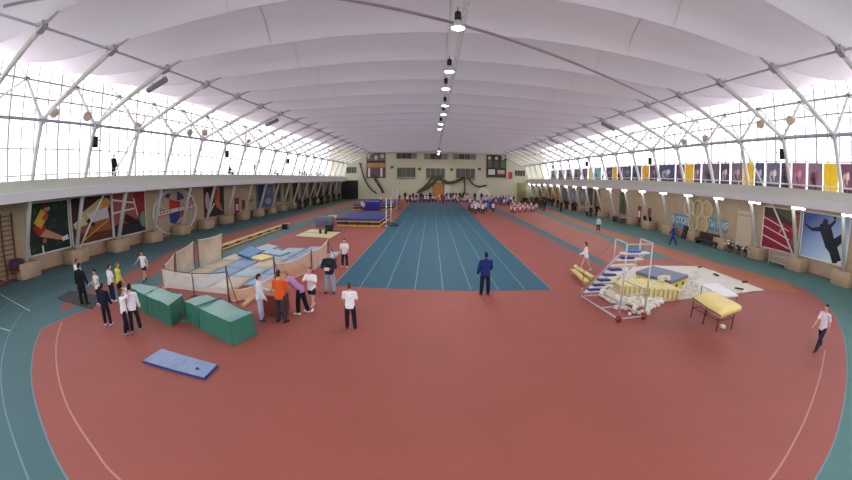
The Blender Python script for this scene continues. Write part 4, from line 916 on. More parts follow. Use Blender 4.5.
# lit doorway, dark entry and pale arch behind the children
xa, xb, z0, z1 = far(433, 443.5, 183.5, 199.6)
d = struct(MB().box(((xa+xb)/2, YFAR-.06, (z1)/2), (xb-xa, .1, z1)).build('door_1', K(184, 132, 70)), 'orange wooden double door in the far wall')
for k in (0, 1): MB().box((xa+(xb-xa)*(.47+.06*k), YFAR-.14, 1.1), (.05, .06, .5)).build('door_handle', M_GREY, d)
fr = MB(); fr.box((xa, YFAR-.08, z1/2), (.15, .2, z1)); fr.box((xb, YFAR-.08, z1/2), (.15, .2, z1)); fr.box(((xa+xb)/2, YFAR-.08, z1), (xb-xa+.15, .2, .15)); fr.build('door_frame', K(120, 84, 60), d)
xa, xb, z0, z1 = far(445, 450, 184.5, 199.6)
d = struct(MB().box(((xa+xb)/2, YFAR-.06, z1/2), (xb-xa, .1, z1)).build('door_2', K(222, 220, 208)), 'pale door in the far wall')
MB().box((xb-.12, YFAR-.14, 1.1), (.05, .06, .2)).build('door_handle', M_GREY, d)
a = AY(476, 198, 96.0); b = AY(492, 198, 96.0); r = thing('stage_arch', 'pale half-round backdrop standing against the far wall behind the right crowd', 'backdrop', ((a.x+b.x)/2, 96.7, 0))
n = 16; pts = [(a.x, 0)]+[((a.x+b.x)/2-(b.x-a.x)/2*math.cos(PI*i/n), 1.0+2.3*math.sin(PI*i/n)) for i in range(n+1)]+[(b.x, 0)]
mb = MB(); vs = [(x, 96.65, z) for x, z in pts]+[(x, 96.9, z) for x, z in pts]; N_ = len(pts)
mb.add(vs, [tuple(range(N_)), tuple(range(2*N_-1, N_-1, -1))]+[(i, N_+i, N_+(i+1) % N_, (i+1) % N_) for i in range(N_)]); mb.build('panel', K(226, 224, 208), r)
MB().tube([(x, 96.6, z) for x, z in pts], .07, 6).build('edge_tube', K(196, 196, 184), r)
# garlands hung on the far wall
def garland(label, pts, r, m):
    P = smooth([(AY(px, py, YFAR-.4).x, AY(px, py, YFAR-.4).z) for px, py in pts], 6)
    o = thing('garland', label, 'garland', (P[0][0], YFAR-.4, P[0][1]), 0)
    MB().tube([(x, YFAR-.4, z) for x, z in P], r, 8).build('rope', m, o)
    lf = MB(); rg = random.Random(len(pts))
    for x, z in P:
        for k in range(5): a = rg.uniform(0, 6.28); lf.ball((x+r*.9*math.cos(a), YFAR-.4-r*rg.uniform(.2, .9), z+r*.9*math.sin(a)), r*.55, 0, 6, 4)
    lf.build('tufts', m, o)['kind'] = 'stuff'
GRN = C('garland green', 74, 84, 60, var=.15, scale=4); MAR = C('garland maroon', 104, 72, 62, var=.15, scale=4)
garland('dark green garland sloping from the second window down to the left', [(439.5, 175.8), (436, 180), (431, 185), (426, 188.5), (418, 192)], .3, GRN)
garland('maroon garland above the green one, left of the orange door', [(433, 176.5), (429, 182), (424, 187), (419, 191)], .22, MAR)
garland('dark green garland sagging between the two right lower windows', [(439.5, 176), (443, 180.5), (449, 182.8), (456, 181.6), (463, 178)], .32, GRN)
garland('dark green garland hanging straight down right of the sagging one', [(464.4, 177.5), (464.6, 185), (464.8, 194)], .17, GRN)
garland('maroon garland curving down to the pale arch', [(468.7, 177.5), (471, 182), (475, 185.5), (480, 186.5), (486, 185.5)], .18, MAR)
garland('thin dark garland curving down the far left corner', [(360, 163), (362.5, 173), (366, 182), (371, 189), (376, 193)], .16, GRN)
garland('dark garland slanting below the poster with white figures', [(373.5, 176), (377, 182), (380, 187), (383, 192)], .26, GRN)
# ------------------------------------------------------------------ things on the floor
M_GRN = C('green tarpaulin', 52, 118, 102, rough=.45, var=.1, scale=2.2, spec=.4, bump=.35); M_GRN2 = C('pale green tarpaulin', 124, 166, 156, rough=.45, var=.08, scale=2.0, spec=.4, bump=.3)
M_LBLUE = C('light blue vinyl', 142, 170, 200, rough=.5, var=.05, scale=2); M_CRM = C('cream vinyl', 208, 196, 170, rough=.55, var=.06, scale=2); M_PTEAL = C('pale teal vinyl', 172, 192, 200, rough=.5, var=.05, scale=2)
M_MBLUE = C('mid blue vinyl', 76, 132, 184, rough=.45, var=.05, scale=2); M_YEL = C('yellow vinyl', 238, 214, 136, rough=.5, var=.05, scale=2.5, bump=.15); M_DBLUE = C('deep blue vinyl', 54, 72, 132, rough=.5, var=.06, scale=2)
M_YWOOD = C('yellow painted wood', 214, 192, 124, rough=.55, var=.07, scale=3); M_FOAM = C('white foam', 230, 226, 214, rough=.9, var=.03); M_TARP = C('white tarpaulin', 218, 212, 198, rough=.5, var=.05, scale=1.2, bump=.25); M_MARN = C('maroon steel', 84, 44, 48, rough=.5)
M_BGREY = C('blue grey vinyl', 104, 116, 142, rough=.5, var=.05, scale=2); M_ALU = C('aluminium', 190, 190, 194, rough=.35, metal=.3, var=.03)
def quad_at(px, z): return [G(x, y, z) for x, y in px]
def tarp_stack(label, base, H, seam):
    """covered mat stack; base = 4 ground corners (near-left, near-right, far-right, far-left)"""
    c = sum((Vector((b[0], b[1], 0)) for b in base), Vector())/4; r = thing('covered_mat_stack', label, 'mat stack', c)
    rg = random.Random(len(label)); B = [Vector((b[0], b[1], 0)) for b in base]
    nu, nv, nw = 18, 9, 6; mb = MB()
    def bil(u, v): return B[0]*(1-u)*(1-v)+B[1]*u*(1-v)+B[2]*u*v+B[3]*(1-u)*v
    # draped cover: top sheet and pleated skirts
    o = len(mb.v)
    for j in range(nv+1):
        for i in range(nu+1):
            u, v = i/nu, j/nv; p = bil(u, v).lerp(c, .03); e = min(u, 1-u, v*.6, (1-v)*.6)
            mb.v.append((p.x, p.y, H-.05*max(0, .09-e)/.09+rg.uniform(-.012, .012)+.03*math.sin(u*9+v*4)))
    for j in range(nv):
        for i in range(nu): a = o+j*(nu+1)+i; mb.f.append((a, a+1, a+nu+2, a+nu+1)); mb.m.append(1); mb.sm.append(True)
    per = [(i/nu, 0) for i in range(nu)]+[(1, j/nv) for j in range(nv)]+[(1-i/nu, 1) for i in range(nu)]+[(0, 1-j/nv) for j in range(nv)]
    o = len(mb.v); N_ = len(per)
    for k in range(nw+1):
        t = k/nw
        for q, (u, v) in enumerate(per):
            p = bil(u, v).lerp(c, .03); d = (bil(u, v)-c).normalized(); f = math.sin(q*1.9)*.045*t+rg.uniform(-.01, .01)
            p = p+d*(f+.06*t); mb.v.append((p.x, p.y, max((H-.045)*(1-t), .006)))
    for k in range(nw):
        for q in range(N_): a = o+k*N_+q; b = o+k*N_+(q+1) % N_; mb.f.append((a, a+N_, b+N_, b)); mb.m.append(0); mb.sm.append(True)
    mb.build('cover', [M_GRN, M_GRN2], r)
    for s_ in seam:
        q = MB(); P = [bil(s_, -.025), bil(s_, 0), bil(s_, .35), bil(s_, .7), bil(s_, 1), bil(s_, 1.02)]
        q.tube([(P[0].x, P[0].y, .02)]+[(p.x, p.y, H+.015) for p in P[1:5]]+[(P[5].x, P[5].y, .02)], .022, 6); q.build('seam', C('tarpaulin seam', 66, 120, 104), r)
    return r
tarp_stack('long green tarpaulin-covered mat stack, farther left of the two, beside the children', [G(*p, .8)[:2] for p in ((127, 285.5), (168.5, 305), (183.5, 293.5), (141, 281.8))], .8, (.5,))
tarp_stack('green tarpaulin-covered mat stack, nearer and right of the two, in front of the net cage', [G(*p, .78)[:2] for p in ((183.5, 300), (230, 321.5), (253.5, 311.5), (207, 292.5))], .78, (.33, .36))
q = MB(); q.box((*G2(188, 322), .05), (.5, .12, .08), .5); tag(q.build('webbing_strap', M_GRN), 'loose green strap end between the two covered stacks', 'strap')
# blue mat
P = [G2(143, 363), G2(205, 380.5), G2(218, 367), G2(162, 351)]
r = thing('gym_mat', 'single light blue gym mat lying alone on the red floor', 'mat', (sum(p[0] for p in P)/4, sum(p[1] for p in P)/4, 0))
MB().prism(P, .0, .075).build('core', M_DBLUE, r)
cx, cy = r.location.x, r.location.y
MB().prism([(cx+(x-cx)*.985, cy+(y-cy)*.985) for x, y in P], .075, .083).build('top_skin', C('pale blue vinyl', 122, 144, 182, rough=.4, var=.06, scale=3, spec=.5), r)
rg = random.Random(9); q = MB()
for k in range(26):
    u, v = rg.uniform(.15, .72), rg.uniform(.15, .85); p = Vector(P[0]).lerp(Vector(P[1]), u).lerp(Vector(P[3]).lerp(Vector(P[2]), u), v); d = (Vector(P[3])-Vector(P[0])).normalized()
    q.box((p.x, p.y, .086), (.22, .018, .004), math.atan2(d.y, d.x)+rg.uniform(-.2, .2))
q.build('scuff_marks', C('scuff', 156, 166, 196), r)['kind'] = 'stuff'; p = Vector(P[1]).lerp(Vector(P[2]), .5).lerp(Vector(P[0]), .18); q = MB(); q.ring((p.x, p.y, .095), (1, 0, 0), (0, 1, 0), .04, .012, 12, 5); q.build('handle_loop', M_DARK, r)
# dark rubber mat under the man in black
P = [G2(57, 299), G2(92, 309.5), G2(104, 297), G2(70, 291)]
tag(MB().prism(P, .0, .03).build('rubber_mat', C('charcoal rubber', 66, 66, 72, rough=.8)), 'dark rubber mat under the man in black by the track', 'mat')
# mats inside the cage
mats_rows = [(-13.0, -11.7, 16.4, [1, 1, 1]), (-11.6, -10.2, 14.6, [0, 0, 0, 0, 0]), (-10.1, -8.7, 14.9, [1, 2, 1, 2, 2]), (-8.6, -7.2, 15.6, [0, 0, 0, 0, 0]), (-7.1, -5.9, 20.0, [0, 2])]
MM = [M_LBLUE, M_CRM, M_PTEAL]; names_ = ['light blue', 'cream', 'pale teal']; rown = ['leftmost', 'second', 'third', 'fourth', 'fifth', 'rightmost']; rown[4] = 'rightmost'
bases = {}
for ri, (x0, x1, ys, kinds) in enumerate(mats_rows):
    y = ys
    for ci, k in enumerate(kinds):
        lab = '%s landing mat, %s from the camera in the %s row inside the net cage' % (names_[k], ORD[ci], rown[ri]); L = 2.05; rz = random.uniform(-.03, .03); w = x1-x0
        m = MB(); m.bbox((0, 0, .055), (w-.05, L-.05, .11), 0, 0, .02, 1)
        r = thing('landing_mat', lab, 'mat', ((x0+x1)/2, y+L/2, 0), rz, 'landing mats inside the net cage')
        if k not in bases:
            me = m.mesh('landing_mat_core', MM[k]); e = MB()
            for sx in (-1, 1): e.box((sx*(w/2-.06), 0, .113), (.02, L-.12, .006))
            for sy in (-1, 1): e.box((0, sy*(L/2-.06), .113), (w-.16, .02, .006))
            bases[k] = (me, e.mesh('landing_mat_piping', C('mat piping', 120, 124, 134)), w)
        me, pe, bw = bases[k]
        a = obj('core', me, r); a.scale.x = w/bw; b = obj('piping', pe, r); b.scale.x = w/bw
        y += L+.04
for label, px, z0, z1, m in [('thick mid blue mat raised at the back of the cage mats', [(238, 257.5), (250, 262), (263, 255), (251, 250)], .115, .3, M_MBLUE), ('yellow mat beside the thick blue one at the back of the cage', [(248, 261), (262, 264), (274, 260), (262, 257.5)], .115, .25, M_YEL), ('pale teal mat at the back corner of the cage mats', [(254, 251.5), (266, 254), (279, 249.5), (268, 246.8)], .115, .22, M_PTEAL), ('grey-edged pale mat in front of the pale teal one', [(262, 256.5), (280, 259), (290, 255.5), (272, 252.5)], .115, .26, M_PTEAL)]:
    P = [G2(*p) for p in px]; c = (sum(p[0] for p in P)/4, sum(p[1] for p in P)/4, z0)
    r = thing('crash_mat', label, 'mat', c, 0, 'loose crash mats at the back of the cage'); MB().prism(P, z0, z1).build('core', m, r)
    MB().prism([(c[0]+(x-c[0])*1.01, c[1]+(y-c[1])*1.01) for x, y in P], z0+.04, z0+.1).build('edge_band', M_DBLUE if m is M_MBLUE else M_BGREY, r)
# net cage: posts and net panels
M_NETW = C('white net cord', 238, 230, 220, rough=.8); M_NETT = clear_mat('tan netting', srgb(206, 160, 126), .8, 1.2); M_NETP = clear_mat('pale netting', srgb(206, 190, 168), .72, .9)
def post(label, px, py, top, m, stay=None, r_=.035):
    p = G(px, py); r = thing('net_post', label, 'post', p, 0, 'posts of the net cage'); h = top
    MB().tube([p, p+Vector((0, 0, h))], r_, 8).build('pole', m, r); MB().lathe(p, [(.001, .03), (.17, .025), (.17, 0), (.001, 0)], 14).build('base', m, r)
    if stay: 
        s = G(*stay); MB().tube([s, p+Vector((0, 0, h*.92))], .018, 6).build('stay', m, r); 
    return p+Vector((0, 0, h))
M_POST = C('post maroon', 92, 60, 60, rough=.5); M_POSTB = C('post navy', 58, 62, 88, rough=.5)
t1 = post('short pale net post at the near left corner of the cage', 164.5, 288, .95, C('post pale', 196, 160, 140, rough=.5)); t2 = post('thin maroon net post behind the first green stack', 194.5, 296, .98, M_POST, None, .025)
t3 = post('dark maroon net post with a stay behind the second green stack', 229.5, 302, 1.5, M_POST, (238, 304)); t4 = post('navy net post rising left of the orange shirt', 275.5, 285, 1.35, M_POSTB, (282, 287))
t5 = post('dark red net post right of the lilac shirt', 312, 271, 1.15, M_MARN); t6 = post('far right net post with a long stay, by the man in jeans', 328.5, 259, 1.2, M_POST, (337, 261))
def net_curtain(label, tops, bots, m, sag=.12, cols=14, rows=6):
    r = thing('safety_net', label, 'net', bots[0], 0); mb = MB(); n = len(tops)-1; o = 0; TT = []; BB = []
    for s in range(n):
        for i in range(cols): 
            u = i/cols; TT.append(tops[s].lerp(tops[s+1], u)-Vector((0, 0, sag*4*u*(1-u)))); BB.append(bots[s].lerp(bots[s+1], u))
    TT.append(tops[-1]); BB.append(bots[-1]); N_ = len(TT); rg = random.Random(N_)
    for j in range(rows+1):
        v = j/rows
        for i in range(N_):
            p = TT[i].lerp(BB[i], v); w = .05*math.sin(i*1.3)*(math.sin(v*3)); mb.v.append((p.x+w, p.y+w, max(p.z, .012)))
    for j in range(rows):
        for i in range(N_-1): a = j*N_+i; mb.f.append((a, a+1, a+N_+1, a+N_)); mb.m.append(0); mb.sm.append(True)
    mb.build('mesh_sheet', m, r)
    MB().tube(TT, .018, 5).build('top_cord', M_NETW, r); MB().tube([(b.x, b.y, max(b.z, .02)) for b in BB], .014, 5).build('bottom_cord', M_NETW, r)
    return r
def g(px, py, z=0): return G(px, py, z)
def net_open(label, a, b, c, d, nx, nz):
    r = thing('safety_net', label, 'net', d, 0); mb = MB()
    P = lambda u, v: a.lerp(b, u).lerp(d.lerp(c, u), v)-Vector((0, 0, .14*4*u*(1-u)*(1-v)))
    for k in range(-nz, nx+1):
        for sgn in (0, 1):
            pts = []
            for j in range(nz+1):
                u = (k+j)/nx if sgn == 0 else (k+nz-j)/nx
                if 0 <= u <= 1: pts.append(P(u, j/nz))
            if len(pts) > 1: mb.tube(pts, .014, 3, 0, False)
    mb.build('cord_mesh', M_NETW, r)
    MB().tube([P(i/16, 0) for i in range(17)], .02, 6).build('top_cord', M_POST, r); MB().tube([P(i/16, 1) for i in range(17)], .014, 5).build('bottom_cord', M_NETW, r)
Z3 = Vector((0, 0, 1.0))
net_open('wide-meshed white net sagging across the near side of the cage', t1, t3-Vector((0, 0, .25)), Vector((t3.x, t3.y, .35)), Vector((t1.x, t1.y, .05)), 44, 10)
def panel_net(label, TL, TR, BR, BL, m):
    bl = G(*BL); br = G(*BR)
    def top(px, b): # same ground distance, higher up
        d = ray(*px); k = math.hypot(b.x, b.y)/math.hypot(d.x, d.y); return CAM+d*k
    r = net_curtain(label, [top(TL, bl), top(TR, br)], [bl, br], m, .06)
    f = MB(); f.tube([bl, top(TL, bl)], .025, 6); f.build('upright', M_POST, r); f = MB(); f.tube([br, top(TR, br)], .025, 6); f.build('upright', M_POST, r)
panel_net('narrow tan net panel at the left end of the cage', (164.5, 265), (174, 254), (175.5, 280), (165, 287.5), M_NETP)
panel_net('pale net panel with sloping top, second along the back left of the cage', (175.5, 252.5), (193.5, 241.5), (195, 268.5), (176.5, 277), M_NETP)
panel_net('tall tan net panel, farthest right along the back left of the cage', (197.5, 240), (222.5, 233.5), (222, 261), (199.5, 267), M_NETP)
net_curtain('long tan net hung along the right side of the cage, behind the table', [t4-Vector((0, 0, .35)), t5-Vector((0, 0, .05)), t6], [Vector((t4.x, t4.y, .02)), Vector((t5.x, t5.y, .02)), Vector((t6.x, t6.y, .02))], M_NETT, .18)
net_curtain('brown net lying slack between the navy and maroon posts', [t3-Vector((0, 0, 1.0)), t4-Vector((0, 0, .85))], [g(232, 302), g(272, 293)], M_NETT, .2)
# officials' table with maroon cloth, box, and leaning planks
c = G(273, 317); r = thing('officials_table', 'small table under a maroon cloth between the tracksuit and the orange shirt', 'table', (c.x, c.y+.3, 0))
X0, Y0 = c.x, c.y+.35
MB().bbox((X0, Y0, .72), (.8, .6, .05), 0, 0, .01, 1).build('tabletop', K(150, 70, 60), r)
q = MB(); n = 40
for i in range(n+1):
    t = i/n*4; s_ = int(t) % 4; f_ = t-int(t); cs = [(-.41, -.31), (.41, -.31), (.41, .31), (-.41, .31)]; a = cs[s_]; b = cs[(s_+1) % 4]
    x, y = a[0]+(b[0]-a[0])*f_, a[1]+(b[1]-a[1])*f_; w = .02*math.sin(i*1.7); q.v += [(X0+x, Y0+y, .745), (X0+x*(1.03+w), Y0+y*(1.03+w), .1)]
for i in range(n): q.f.append((2*i, 2*i+1, 2*i+3, 2*i+2)); q.m.append(0); q.sm.append(True)
q.build('table_cloth', K(128, 56, 52), r)
for sx in (-1, 1):
    for sy in (-1, 1): MB().tube([(X0+sx*.35, Y0+sy*.25, 0), (X0+sx*.35, Y0+sy*.25, .7)], .02, 6).build('leg', M_GREY, r)
r = thing('cardboard_box', 'open tan box standing on the maroon table', 'box', (X0-.12, Y0, .745)); q = MB()
for dx, dy, w, d in ((-.16, 0, .015, .26), (.16, 0, .015, .26), (0, -.13, .33, .015), (0, .13, .33, .015)): q.box((X0-.12+dx, Y0+dy, .82), (w, d, .15))
q.box((X0-.12, Y0, .752), (.32, .26, .014)); q.build('carton', K(206, 176, 120), r)
MB().box((X0-.12, Y0, .84), (.2, .16, .04), .3).build('papers', M_FOAM, r)
tag(MB().box((X0+.22, Y0-.05, .752), (.22, .3, .012), .2).build('paper_sheet', M_FOAM), 'white sheet of paper on the maroon table', 'paper')
for i, (a, b, w) in enumerate([((243, 307), (262, 292), 'lower'), ((246, 302), (265, 288), 'upper')]):
    a = G(*a); b = G(*b); d = b-a; tag(MB().box((a+b)/2+Vector((0, 0, .05+.0*i)), (d.length, .16, .1), math.atan2(d.y, d.x)).build('wooden_plank', K(206, 170, 130)), '%s pale wooden plank on the floor left of the tracksuit' % w, 'plank', 'pale planks by the officials')
# paper held by the man in jeans
p = G(330.5, 293); tag(MB().box((p.x-.02, p.y-.36, 1.12), (.2, .03, .13)).build('paper_sheet', M_FOAM), 'white card held by the man in navy jacket and jeans', 'paper')
# long low yellow bench by the left strip
a = Vector((-15.1, 22.0, 0)); b = Vector((-15.3, 38.7, 0))
r = thing('long_bench', 'long low yellow slatted bench row along the left red strip', 'bench', (a+b)/2)
d = (b-a); L = d.length; rz = math.atan2(d.y, d.x); c = (a+b)/2
for s_ in (-.16, .16): MB().box(c+Vector((s_, 0, .3)), (L, .14, .05), rz).build('slat', M_YWOOD, r)
MB().box(c+Vector((.24, 0, .08)), (L, .05, .1), rz).build('foot_rail', M_YWOOD, r)
for k in range(8): p = a.lerp(b, (k+.5)/8); MB().box(p+Vector((0, 0, .14)), (.4, .07, .27)).build('leg', K(70, 54, 46), r)
tag(MB().bbox((*G2(285, 229), .25), (.5, .5, .5), 0, 0, .03, 1).build('crate', M_DARK), 'dark crate at the far end of the long yellow bench', 'crate')
# throwing board with gear
P = [G2(296, 236.5), G2(330, 238.8), G2(341.5, 232), G2(311, 230)]; c = (sum(p[0] for p in P)/4, sum(p[1] for p in P)/4, 0)
r = thing('throwing_board', 'pale yellow wooden throwing board on the red floor', 'board', c); MB().prism(P, 0, .09).build('deck', K(220, 212, 164), r)
MB().prism([(c[0]+(x-c[0])*1.02, c[1]+(y-c[1])*1.02) for x, y in P], 0, .05).build('rim', K(176, 160, 110), r)
q = MB(); q.box((*G2(316, 233.4), .093), (2.4, .18, .006)); q.build('marking', K(120, 116, 90), r)
for px, py, w in ((320.3, 234.6, 'left'), (326, 235, 'right')):
    p = G(px, py); r = thing('bottle', 'small dark flask on the throwing board, %s of two' % w, 'bottle', (p.x, p.y, .09), 0, 'dark flasks on the throwing board'); MB().lathe((p.x, p.y, .09), [(.001, 0), (.11, 0), (.12, .1), (.11, .33), (.06, .42), (.001, .42)], 12).build('body', M_BLACK, r); MB().lathe((p.x, p.y, .09), [(.05, .42), (.05, .48), (.001, .48)], 10).build('cap', M_GREY, r)
p = G(329, 232.3); r = thing('kit_bag', 'black kit bag standing behind the throwing board', 'bag', (p.x, p.y, 0)); MB().bbox((p.x, p.y, .35), (.75, .45, .7), .2, 0, .12, 3).build('body', M_BLACK, r); MB().tube([(p.x-.25, p.y, .68), (p.x-.13, p.y, .95), (p.x+.13, p.y, .95), (p.x+.25, p.y, .68)], .03, 6).build('handle', K(90, 50, 46), r); MB().box((p.x+.7, p.y, .09), (.9, .3, .16)).build('flap', M_BLACK, r)
# high jump beds
def jump_bed(label, P, H, ft=None):
    c = (sum(p[0] for p in P)/4, sum(p[1] for p in P)/4, 0); r = thing('jumping_bed', label, 'jumping bed', c)
    sc_ = lambda k: [(c[0]+(x-c[0])*k, c[1]+(y-c[1])*k) for x, y in P]
    MB().prism(sc_(1), .0, H*.22).build('lower_mat', C('amber vinyl', 216, 164, 66, rough=.5), r); MB().prism(sc_(.985), H*.22, H*.55).build('middle_mat', C('navy vinyl', 60, 52, 64, rough=.5), r)
    MB().prism(sc_(1), H*.55, H*.72).build('upper_mat', MATS['amber vinyl'], r); MB().prism(sc_(1.01), H*.72, H).build('top_cover', M_DBLUE, r)
    for a, b in ((0, 1), (1, 2)):
        for u in (.25, .5, .75): MB().box((P[a][0]+(P[b][0]-P[a][0])*u, P[a][1]+(P[b][1]-P[a][1])*u, H*.4), (.08, .08, H*.5)).build('strap', M_DARK, r)
    return r
jump_bed('nearer blue high jump bed with amber and navy sides', [(-9.9, 38.8), (-5.3, 38.3), (-5.2, 46.5), (-10.2, 47.5)], .85)
jump_bed('far blue jumping bed left part, amber base, behind the nearer bed', [(-12.6, 60.5), (-10.0, 60.2), (-9.8, 70), (-13.1, 70)], .9)
jump_bed('far blue jumping bed right part, beside the blue lanes', [(-8.6, 60.8), (-6.2, 61.2), (-6.2, 73), (-8.8, 72)], .9)
p = AY(374, 204, 61.5); r = thing('front_mat', 'deep blue upright mat leaning between the two far jumping beds', 'mat', (p.x, 59.4, 0)); MB().bbox((p.x, 59.6, .85), (2.6, .5, 1.7), 0, 0, .08, 2).build('core', C('royal blue vinyl', 44, 54, 146, rough=.5), r); MB().box((p.x, 59.33, 1.5), (2.4, .03, .06)).build('band', M_WHITE, r)
p = G(335.5, 227); p.x = -11.2; r = thing('side_mat', 'grey blue upright block left of the nearer high jump bed', 'mat', (p.x, p.y, 0)); MB().bbox((p.x, p.y+.8, .5), (1.7, 1.4, 1.0), .1, 0, .06, 2).build('core', K(112, 124, 140), r); MB().box((p.x, p.y+.06, .5), (1.6, .02, .05), .1).build('seam', K(86, 96, 112), r)
tag(MB().prism([G2(328, 217.5), G2(336, 218), G2(337, 216), G2(329, 215.6)], 0, .1).build('board_piece', K(214, 190, 150)), 'small pale board on the red floor left of the grey block', 'board')
def jump_stand(label, x, y, h):
    r = thing('jump_stand', label, 'high jump stand', (x, y, 0), 0, 'white high jump stands'); MB().tube([(x, y, .05), (x, y, h)], .05, 8).build('upright', M_WHITE, r); MB().box((x, y, .04), (.45, .45, .08)).build('base', M_ALU, r); MB().box((x, y-.1, h*.62), (.16, .16, .06)).build('bar_peg', M_DARK, r)
for px, py, Y, hh, lab in [(386.2, 219, 38.9, 2.9, 'white high jump stand at the near right corner of the nearer bed'), (391, 219, 43, 2.7, 'second white high jump stand behind the first one'), (397, 206, 62, 3.2, 'white stand beside the far jumping bed, right of two'), (393, 206, 66, 3.0, 'white stand behind the far jumping bed, left of two')]:
    p = AY(px, py, Y); jump_stand(lab, p.x, Y, hh)
tag(MB().tube([(-5.0, 38.6, .35), (-4.9, 42.6, .35)], .03, 6).build('crossbar', K(226, 224, 226)), 'white high jump crossbar resting low beside the nearer bed', 'crossbar')
r = thing('low_trolley', 'dark low trolley by the right corner of the nearer high jump bed', 'trolley', (-4.2, 39.6, 0)); MB().box((-4.2, 39.8, .3), (1.3, 1.1, .1)).build('deck', K(76, 84, 78), r)
for sx in (-1, 1):
    for sy in (-1, 1): MB().tube([(-4.2+sx*.55-.04, 39.8+sy*.45, .12), (-4.2+sx*.55+.04, 39.8+sy*.45, .12)], .12, 12).build('wheel', M_DARK, r)

# ------------------------------------------------------------------ judges' steps
x0, x1 = 6.5, 7.68; y0, y1 = 11.9, 14.8
r = thing('judges_steps', 'tall grey steel judges\' steps on red wheels with blue seats', 'steps', ((x0+x1)/2, 13.35, 0), .12)
tb = lambda pts, nm, rr=.03, m=M_ALU: MB().tube(pts, rr, 8).build(nm, m, r)
for x in (x0, x1):
    tb([(x, y0, .12), (x, y1, .12)], 'base_rail', .035); tb([(x, y0, .12), (x, y0, 2.84)], 'rear_post'); tb([(x, y1, .12), (x, y1, .5)], 'front_post')
    tb([(x, y1+.05, .25), (x, y0+.35, 2.42)], 'stringer', .045); tb([(x, y0+.75, 2.05), (x, y0+.75, 2.84)], 'front_post'); tb([(x, y0, 2.84), (x, y0+.75, 2.88)], 'guard_rail')
    tb([(x, y0+.75, 2.86), (x, y1, 1.2), (x, y1, .4)], 'hand_rail', .018, M_GREY); tb([(x, y0, 1.1), (x, y0+1.6, 1.1)], 'side_brace', .022)
for z, y in ((2.8, y0), (1.0, y0), (.12, y0), (.12, 13.2), (.12, y1)): tb([(x0, y, z), (x1, y, z)], 'cross_bar', .028)
NS = 8
for k in range(NS):
    t = k/(NS-1); y = y1-.12+(y0+.25-y1+.12)*t; z = .36+(2.45-.36)*t
    MB().box(((x0+x1)/2, y, z), (x1-x0+.04, .26, .05)).build('step', C('step board', 226, 216, 186, rough=.6) if k % 3 == 2 else M_WHITE, r)
    if k != 5:
        sq = MB(); sq.bbox(((x0+x1)/2-.08, y, z+.06), (.55, .24, .08), 0, 0, .02, 2); sq.build('seat', C('blue seat', 48, 62, 136, rough=.4) if k < 7 else C('bright blue seat', 46, 106, 200, rough=.4), r)
for x in (x0, x1):
    w = MB(); w.tube([(x-.05, y0-.02, .13), (x+.05, y0-.02, .13)], .13, 16); wo = w.build('wheel', C('red wheel', 150, 40, 50, rough=.5), r); h = MB(); h.tube([(x-.065, y0-.02, .13), (x+.065, y0-.02, .13)], .045, 10); h.build('hub', M_GREY, wo)
# ------------------------------------------------------------------ foam pit
P = [G2(598, 296), G2(612, 304), G2(640, 305.5), G2(688, 299), G2(765, 290.5), G2(700, 266.5), G2(655, 266), G2(612, 268)]
c = Vector((sum(p[0] for p in P)/8, sum(p[1] for p in P)/8, 0)); r = thing('ground_sheet', 'large creased white tarpaulin spread under the foam landing blocks', 'tarpaulin', c)
bm = bmesh.new(); bm.faces.new([bm.verts.new((x, y, .012)) for x, y in P]); bmesh.ops.triangulate(bm, faces=bm.faces[:])
for _ in range(4): bmesh.ops.subdivide_edges(bm, edges=bm.edges[:], cuts=1, use_grid_fill=True)
rg = random.Random(4); bm.verts.index_update()
for v in bm.verts: v.co.z = .014+.03*max(0, math.sin(v.co.x*2.3+math.sin(v.co.y*1.7)*2)*math.sin(v.co.y*2.9))+rg.uniform(0, .012)
q = MB(); q.add([v.co.copy() for v in bm.verts], [tuple(v.index for v in f.verts) for f in bm.faces], 0, True); bm.free(); q.build('sheet', M_TARP, r)
# yellow slit foam block
Hb = .46; a = G(619, 295.5); b = G(680.5, 300.5); dv = G(651, 276.5, Hb)-G(680, 291.5, Hb); dv.z = 0; dv = dv*.62
r = thing('foam_block', 'low yellow slatted foam landing block on the white tarpaulin', 'landing block', (a+b)/2+dv/2)
Z = Vector((0, 0, 1)); d = b-a
def pbox(u0, u1, v0, v1, z0, z1, nm, m):
    P = [a+d*u+dv*v for u, v in ((u0, v0), (u1, v0), (u1, v1), (u0, v1))]
    return MB().hexa([p+Z*z0 for p in P], [p+Z*z1 for p in P]).build(nm, m, r)
pbox(.01, .99, .02, .98, .035, Hb-.03, 'core', C('ochre foam', 186, 164, 112, rough=.9, var=.08))
for k in range(9): pbox((k+.12)/9, (k+.86)/9, 0, 1, Hb-.03, Hb+.03, 'top_slat', C('pale yellow foam', 236, 224, 168, rough=.8, var=.05))
for k in range(13): pbox((k+.1)/13, (k+.82)/13, -.04, .03, .03, Hb-.03, 'foam_cell', C('yellow foam', 216, 198, 140, rough=.85, var=.06))
